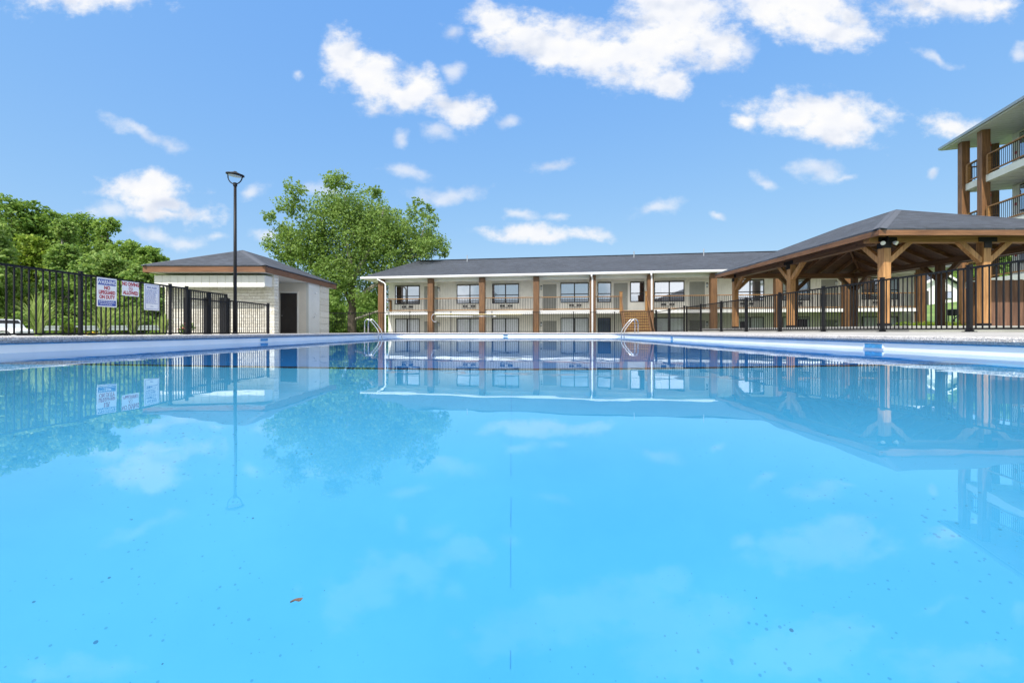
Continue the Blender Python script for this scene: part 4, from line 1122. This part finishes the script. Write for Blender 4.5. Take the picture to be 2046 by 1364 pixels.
for i, (lab,px,top,D,w_,mat,n,s) in enumerate(T2): tree(lab,px,top,D,w_,mat,n,s,.05,60+i,'broadleaf_tree','trees on the hill behind the pavilion')

# undergrowth filling the foot of the slope (one mass)
ub = []
r_ = random.Random(9)
for k in range(70):
    px = r_.uniform(-60,420); D = r_.uniform(31,44); q_ = P(px,650,D); rr = r_.uniform(.9,1.9)
    ub.append((q_.x,D,g(q_.x,D)+rr*.6,rr,rr,rr))
for k in range(30):
    px = r_.uniform(640,775); D = r_.uniform(44,60); X = XX(px,D); rr = r_.uniform(1.1,2.0)
    ub.append((X,D,g(X,D)+rr*.7+r_.uniform(0,1.8),rr,rr,rr))
for k in range(26):
    px = r_.uniform(1800,1990); D = r_.uniform(66,100); X = XX(px,D); rr = r_.uniform(1.8,3.0)
    ub.append((X,D,g(X,D)+rr*.6,rr,rr,rr))
u_ = leaves_mesh('undergrowth', ub, 42000, .34, 'deep_leaf', None, 18, .32, 77, .3)
tag(u_, 'dense dark green undergrowth at the foot of the trees', 'undergrowth', kind='stuff')

# ornamental grasses
def grass_clump(label, px, D, Hh, Wd, n=130, seed=1):
    X = XX(px,D); zg = g(X,D) if D > 26 or X < -10 else .15
    t = thing('ornamental_grass', label, 'ornamental grass', (X,D,zg), 0, 'tall grass clumps behind the left fence')
    r_ = random.Random(seed); m_ = MB()
    for k in range(n):
        a = r_.uniform(0,2*math.pi); lean = r_.uniform(.05,1)**1.3; h = Hh*r_.uniform(.6,1.12); w_ = r_.uniform(.016,.034)
        dx, dy = math.cos(a), math.sin(a); px_, py_ = -dy*w_, dx*w_
        pts = []
        for j in range(6):
            t_ = j/5; rad_ = .07*r_.random()+Wd*lean*t_**1.9; z = h*(t_-.28*lean*t_**3)
            pts.append((dx*rad_,dy*rad_,z))
        vs = []
        for j, p_ in enumerate(pts):
            f_ = 1-j/5.3; vs += [(p_[0]-px_*f_,p_[1]-py_*f_,p_[2]),(p_[0]+px_*f_,p_[1]+py_*f_,p_[2])]
        m_.add(vs, [(2*j,2*j+1,2*j+3,2*j+2) for j in range(5)])
    m_.build('blades','grass_blade',t)
grass_clump('widest tall grass clump behind the leftmost fence panel near the car', 76,11.6,1.2,.6,300,1)
grass_clump('tall grass clump directly under the warning sign', 207,12.6,1.02,.5,280,2)
grass_clump('tall grass clump under the no diving sign', 266,13.6,1.02,.42,260,3)
grass_clump('smaller grass clump under the pool rules sign by the stone wall', 327,14.6,.8,.38,200,4)
def bush(label, px, D, top, wpx, mat, flower=None, seed=1, name='flower_bush', z0=.15):
    X = XX(px,D); t = thing(name, label, 'bush', (X,D,z0)); Ht = ZZ(top,D)-z0; W_ = wpx/F*D/2
    r_ = random.Random(seed)
    bl = [(r_.uniform(-.5,.5)*W_,r_.uniform(-.5,.5)*W_,Ht*r_.uniform(.35,.7),W_*.5,W_*.5,Ht*.35) for k in range(8)]
    leaves_mesh('leaves', bl, 1500, .05, mat, t, 20, .3, seed)
    MB().tube([(0,0,0),(0,0,Ht*.6)],.02,6).build('stem','bark_dark',t)
    if flower:
        for k in range(7):
            b_ = r_.choice(bl); MB().lathe([(.0,-.02),(.03,0),(.035,.015),(.0,.03)],(b_[0]+r_.uniform(-.1,.1),b_[1]-b_[4]*.8,b_[2]+b_[5]*r_.uniform(0,.9)),8).build('flower',flower,t)
bush('pale green leafy bush beside the thick left fence post', 137,12.2,646,40,'bright_leaf',None,3,'leafy_bush')
bush('rose bush with pink blooms in front of the bathhouse gate', 373,15.6,645,24,'hill_leaf','rose_pink',4)
bush('low yellow flowered plant at the foot of the left fence post', 184,10.6,662,12,'bright_leaf','flower_yellow',5)
# low green hedge behind pavilion
hb = [(XX(px,24.0),24.0+.3*((px//9)%2),.55,.45,.45,.28) for px in range(1815,1965,9)]
hg = leaves_mesh('hedge', hb, 9000, .07, 'bright_leaf', None, 22, .3, 90)
tag(hg, 'low clipped green hedge behind the patio of the pavilion', 'hedge')

# ------------------------------------------------------------------ car and guard rail on the left
cr = thing('parked_car', 'white boxy four wheel drive car parked behind the left fence', 'car', (XX(-8,26),26,g(-31,26)+.04), R(4)); cr.scale = (.86,.86,.84)
MB().prism([(-2.0,.45),(2.15,.45),(2.2,.95),(1.15,1.12),(.72,1.78),(-1.95,1.82),(-2.1,1.0)],'y',-.88,.88).build('body','car_white',cr,bevel=.06)
for x0,x1_,x2,x3 in ((-1.75,-.85,-.85,-1.7),(-.68,.55,.36,-.68)):
    MB().prism([(x0,1.12),(x1_,1.12),(x2,1.64),(x3,1.64)],'y',-.895,-.872).build('side_window','window_frame_dark',cr)
MB().add([(1.10,-.72,1.16),(1.10,.72,1.16),(.78,.68,1.72),(.78,-.68,1.72)],[(0,1,2,3)]).build('windscreen','window_frame_dark',cr)
for x in (-1.3,1.4):
    for s_ in (-1,1):
        w_ = MB().tube([(x,s_*.62,.40),(x,s_*.90,.40)],.40,20).build('wheel','tyre',cr)
        MB().tube([(x,s_*.90,.40),(x,s_*.915,.40)],.22,16).build('rim','galvanised',w_)
        MB().tube([(x-.52,s_*.93,.5),(x-.38,s_*.93,.86),(x,s_*.93,.95),(x+.38,s_*.93,.86),(x+.52,s_*.93,.5)],.035,6).build('wheel_arch','window_frame_dark',cr)
MB().box(2.16,2.26,-.8,.8,.45,.65).build('bumper','window_frame_dark',cr,bevel=.02)
for s_ in (-1,1): MB().tube([(2.16,s_*.6,.85),(2.22,s_*.6,.85)],.10,14).build('headlight','lamp_lens',cr)
gd = thing('guard_rail', 'long galvanised guard rail beyond the left fence', 'guard rail', (0,0,0))
ga, gb2 = P(70,658,25), P(330,657,24)
d_ = (gb2-ga).normalized()
MB().bar(ga,gb2,.05,.12).bar(ga+Vector((0,.0,.16)),gb2+Vector((0,.0,.16)),.05,.10).bar(ga+Vector((0,.03,.08)),gb2+Vector((0,.03,.08)),.02,.12).build('rail','galvanised',gd)
for k in range(5):
    p_ = ga.lerp(gb2,k/4); MB().box(p_.x-.06,p_.x+.06,p_.y+.05,p_.y+.15,g(p_.x,p_.y)-.1,p_.z+.2).build('post','galvanised',gd)

# ------------------------------------------------------------------ sun and sky
az = R(207); el = R(49)
sdir = Vector((math.sin(az)*math.cos(el), math.cos(az)*math.cos(el), math.sin(el)))
sl = bpy.data.lights.new('sun','SUN'); sl.energy = 2.35; sl.angle = R(.5); sl.color = (1,.95,.88)
so = bpy.data.objects.new('sun', sl); COL.objects.link(so); so.rotation_euler = sdir.to_track_quat('Z','Y').to_euler()
so.location = (0,-20,40)
wd = bpy.data.worlds.new('World'); sc.world = wd; wd.use_nodes = True; nt = wd.node_tree
bg = nt.nodes['Background']; bg.inputs['Strength'].default_value = .15
sky = nt.nodes.new('ShaderNodeTexSky'); sky.sky_type = 'NISHITA'; sky.sun_disc = False; sky.sun_elevation = el; sky.sun_rotation = az
sky.air_density = 1.0; sky.dust_density = .6; sky.ozone_density = 2.0
tc = nt.nodes.new('ShaderNodeTexCoord'); sp_ = nt.nodes.new('ShaderNodeSeparateXYZ'); link(nt, tc.outputs['Generated'], sp_.inputs[0])
yy = math_(nt, 'MAXIMUM', sp_.outputs[1], .02)
uu = math_(nt, 'DIVIDE', sp_.outputs[0], yy); vv = math_(nt, 'DIVIDE', sp_.outputs[2], yy)
cb_ = nt.nodes.new('ShaderNodeCombineXYZ'); link(nt, uu, cb_.inputs[0]); link(nt, vv, cb_.inputs[1])
def cloudfield(vec, thin):
    # clouds: (x, height, half width, half height, tilt, thickness) as tangents of bearing and elevation
    CL = [(1090,85,120,42,10,0),(1230,110,130,45,8,0),(1340,70,120,60,-15,0),(1330,25,75,60,0,0),(1440,95,55,35,15,0),(1000,50,60,28,20,0),(1330,155,45,22,0,0),(908,68,22,12,0,.3),(1490,98,24,20,0,.35),
          (1600,15,150,42,5,0),(1650,60,85,35,5,0),(1900,2,110,28,0,0),(2040,100,18,18,0,.2),
          (1600,230,95,32,5,0),(1690,240,80,36,5,0),(1640,270,75,22,5,.1),(1490,248,24,14,0,.15),(1890,258,48,22,10,.1),(1930,270,40,18,10,.3),
          (690,115,36,34,25,0),(740,160,80,42,28,0),(840,165,36,30,10,.05),(900,140,22,15,0,.3),(915,212,60,26,15,.05),(800,190,55,20,15,.05),(875,262,28,15,10,.45),(808,268,16,18,20,.45),
          (270,262,55,11,25,.35),(340,285,35,15,10,.4),(285,378,75,24,-3,0),(310,365,40,22,0,0),(340,410,75,22,8,0),(340,430,75,12,-3,.1),(215,432,35,16,10,.2),(510,382,22,14,0,.3),(370,478,42,12,0,.35),(300,470,45,10,0,.4),
          (815,340,42,15,12,.35),(1100,327,34,11,-10,.35),(1310,415,40,12,0,.25),(1640,342,45,14,5,.25),(1520,357,28,9,15,.5),(1075,465,110,16,2,.1),(1200,468,26,8,0,.4),(1040,430,26,9,0,.5),(890,388,70,13,0,.4),(650,370,40,12,0,.4),(1437,437,15,7,0,.35),(520,475,26,11,0,.45),(1110,430,24,6,0,.6),
          (150,-2,140,28,3,.15),(585,145,9,7,0,.5),(1880,118,40,10,20,.62),(1870,345,10,8,0,.5),(1020,243,26,10,0,.55),(1690,350,30,6,0,.6),(1110,430,30,7,0,.6),(440,470,20,9,0,.6)]
    acc = None
    for (px,py,rx,ry_,rot,th_) in CL:
        if (th_ > .16) != thin: continue
        if thin: rx, ry_, th_ = rx*1.02, ry_*1.08, (th_-.2)*.6
        mp = nt.nodes.new('ShaderNodeMapping'); mp.vector_type = 'TEXTURE'
        mp.inputs['Location'].default_value = ((px-CX)/F, (HY-py)/F, 0); mp.inputs['Rotation'].default_value = (0,0,R(-rot)); mp.inputs['Scale'].default_value = (rx*1.17/F, ry_*1.25/F, 1)
        link(nt, vec, mp.inputs[0])
        ln = nt.nodes.new('ShaderNodeVectorMath'); ln.operation = 'LENGTH'; link(nt, mp.outputs[0], ln.inputs[0])
        d = math_(nt, 'ADD', ln.outputs['Value'], th_) if th_ else ln.outputs['Value']
        if acc is None: acc = d
        else:
            s_ = nt.nodes.new('ShaderNodeMath'); s_.operation = 'SMOOTH_MIN'; link(nt, acc, s_.inputs[0]); link(nt, d, s_.inputs[1]); s_.inputs[2].default_value = .30; acc = s_.outputs[0]
    return acc
def wnoise(vec, scale, detail, rough=.6):
    return noise(nt, vec, scale, detail, rough)
mp0 = nt.nodes.new('ShaderNodeMapping'); link(nt, cb_.outputs[0], mp0.inputs[0]); mp0.inputs['Scale'].default_value = (1,1.35,1)
na = wnoise(mp0.outputs[0], 11, 10, .62)
dsc = nt.nodes.new('ShaderNodeTexNoise'); dsc.inputs['Scale'].default_value = 7; dsc.inputs['Detail'].default_value = 5; link(nt, cb_.outputs[0], dsc.inputs['Vector'])
sv = nt.nodes.new('ShaderNodeVectorMath'); sv.operation = 'SUBTRACT'; link(nt, dsc.outputs['Color'], sv.inputs[0]); sv.inputs[1].default_value = (.5,.5,.5)
sv2 = nt.nodes.new('ShaderNodeVectorMath'); sv2.operation = 'SCALE'; sv2.inputs['Scale'].default_value = .09; link(nt, sv.outputs[0], sv2.inputs[0])
sv3 = nt.nodes.new('ShaderNodeVectorMath'); sv3.operation = 'ADD'; link(nt, cb_.outputs[0], sv3.inputs[0]); link(nt, sv2.outputs[0], sv3.inputs[1])
nfin = wnoise(mp0.outputs[0], 30, 6, .6)
nmix = math_(nt, 'ADD', math_(nt, 'MULTIPLY', math_(nt, 'SUBTRACT', na, .5), 2.4), math_(nt, 'MULTIPLY', math_(nt, 'SUBTRACT', nfin, .5), .55))
cf2 = cloudfield(sv3.outputs[0], True)
mr2 = nt.nodes.new('ShaderNodeMapRange'); mr2.interpolation_type = 'SMOOTHSTEP'; link(nt, math_(nt, 'ADD', cf2, nmix), mr2.inputs[0])
mr2.inputs[1].default_value = 1.35; mr2.inputs[2].default_value = .05; mr2.inputs[3].default_value = 0; mr2.inputs[4].default_value = .66
fld = math_(nt, 'ADD', cloudfield(sv3.outputs[0], False), nmix)
mr = nt.nodes.new('ShaderNodeMapRange'); mr.interpolation_type = 'SMOOTHSTEP'; link(nt, fld, mr.inputs[0])
mr.inputs[1].default_value = 1.30; mr.inputs[2].default_value = .36; mr.inputs[3].default_value = 0; mr.inputs[4].default_value = 1
mask = math_(nt, 'MULTIPLY', math_(nt, 'MAXIMUM', mr.outputs[0], mr2.outputs[0]), math_(nt, 'GREATER_THAN', sp_.outputs[1], .05))
# cloud tone: brighter on the upper left of each billow
mp1 = nt.nodes.new('ShaderNodeMapping'); link(nt, mp0.outputs[0], mp1.inputs[0]); mp1.inputs['Location'].default_value = (-.012,.030,0)
nb_ = wnoise(mp1.outputs[0], 5, 3, .5); na5 = wnoise(mp0.outputs[0], 5, 5, .5)
tone = math_(nt, 'ADD', math_(nt, 'MULTIPLY', math_(nt, 'SUBTRACT', na5, nb_), 2.6), .55)
ctone = ramp(nt, tone, [(.2,(.68,.75,.89)),(.5,(.93,.95,1.0)),(.75,(1.0,1.0,1.0))])
cs = nt.nodes.new('ShaderNodeVectorMath'); cs.operation = 'SCALE'; cs.inputs['Scale'].default_value = 2.55; link(nt, ctone, cs.inputs[0])
sk3 = nt.nodes.new('ShaderNodeSeparateColor'); link(nt, sky.outputs[0], sk3.inputs[0])
ck3 = nt.nodes.new('ShaderNodeCombineColor')
for i_, (a_, p_) in enumerate(((.517,.62),(.950,.38),(2.15,.07))):
    link(nt, math_(nt, 'MULTIPLY', math_(nt, 'POWER', sk3.outputs[i_], p_), a_), ck3.inputs[i_])
skc = ck3.outputs[0]
# unseen broken cloud added overhead and behind the camera as neutral fill light
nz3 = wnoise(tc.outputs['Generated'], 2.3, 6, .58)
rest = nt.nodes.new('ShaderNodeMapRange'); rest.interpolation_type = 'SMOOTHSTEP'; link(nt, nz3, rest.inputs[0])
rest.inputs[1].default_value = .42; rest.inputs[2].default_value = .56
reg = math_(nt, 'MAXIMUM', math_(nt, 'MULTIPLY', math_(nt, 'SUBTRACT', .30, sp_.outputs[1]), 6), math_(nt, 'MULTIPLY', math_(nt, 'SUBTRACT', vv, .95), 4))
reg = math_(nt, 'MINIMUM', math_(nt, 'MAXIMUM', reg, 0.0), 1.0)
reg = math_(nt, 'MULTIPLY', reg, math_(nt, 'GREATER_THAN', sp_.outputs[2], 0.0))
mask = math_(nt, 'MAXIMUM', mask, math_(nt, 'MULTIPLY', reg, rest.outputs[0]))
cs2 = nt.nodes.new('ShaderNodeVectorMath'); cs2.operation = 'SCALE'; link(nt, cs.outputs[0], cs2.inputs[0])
link(nt, math_(nt, 'ADD', 1.0, math_(nt, 'MULTIPLY', reg, .9)), cs2.inputs['Scale'])  # added cloud out of view is brightened further for more fill
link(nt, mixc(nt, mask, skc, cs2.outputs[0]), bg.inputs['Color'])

water.data.shade_smooth(); water.cycles.is_caustics_caster = True
sl.cycles.is_caustics_light = True
for n_ in ('pool_floor_seam','pool_floor_tiles','pool_floor','pool_wall','pool_floor_stripe'): bpy.data.objects[n_].cycles.is_caustics_receiver = True
# ------------------------------------------------------------------ render settings
sc.view_settings.view_transform = 'Standard'; sc.view_settings.look = 'None'; sc.view_settings.exposure = 1.38; sc.view_settings.gamma = 1
cy = sc.cycles
cy.max_bounces = 8; cy.transparent_max_bounces = 12; cy.caustics_refractive = True; cy.caustics_reflective = False
cy.use_denoising = True; cy.sample_clamp_indirect = 8; cy.sample_clamp_direct = 0; cy.blur_glossy = 0
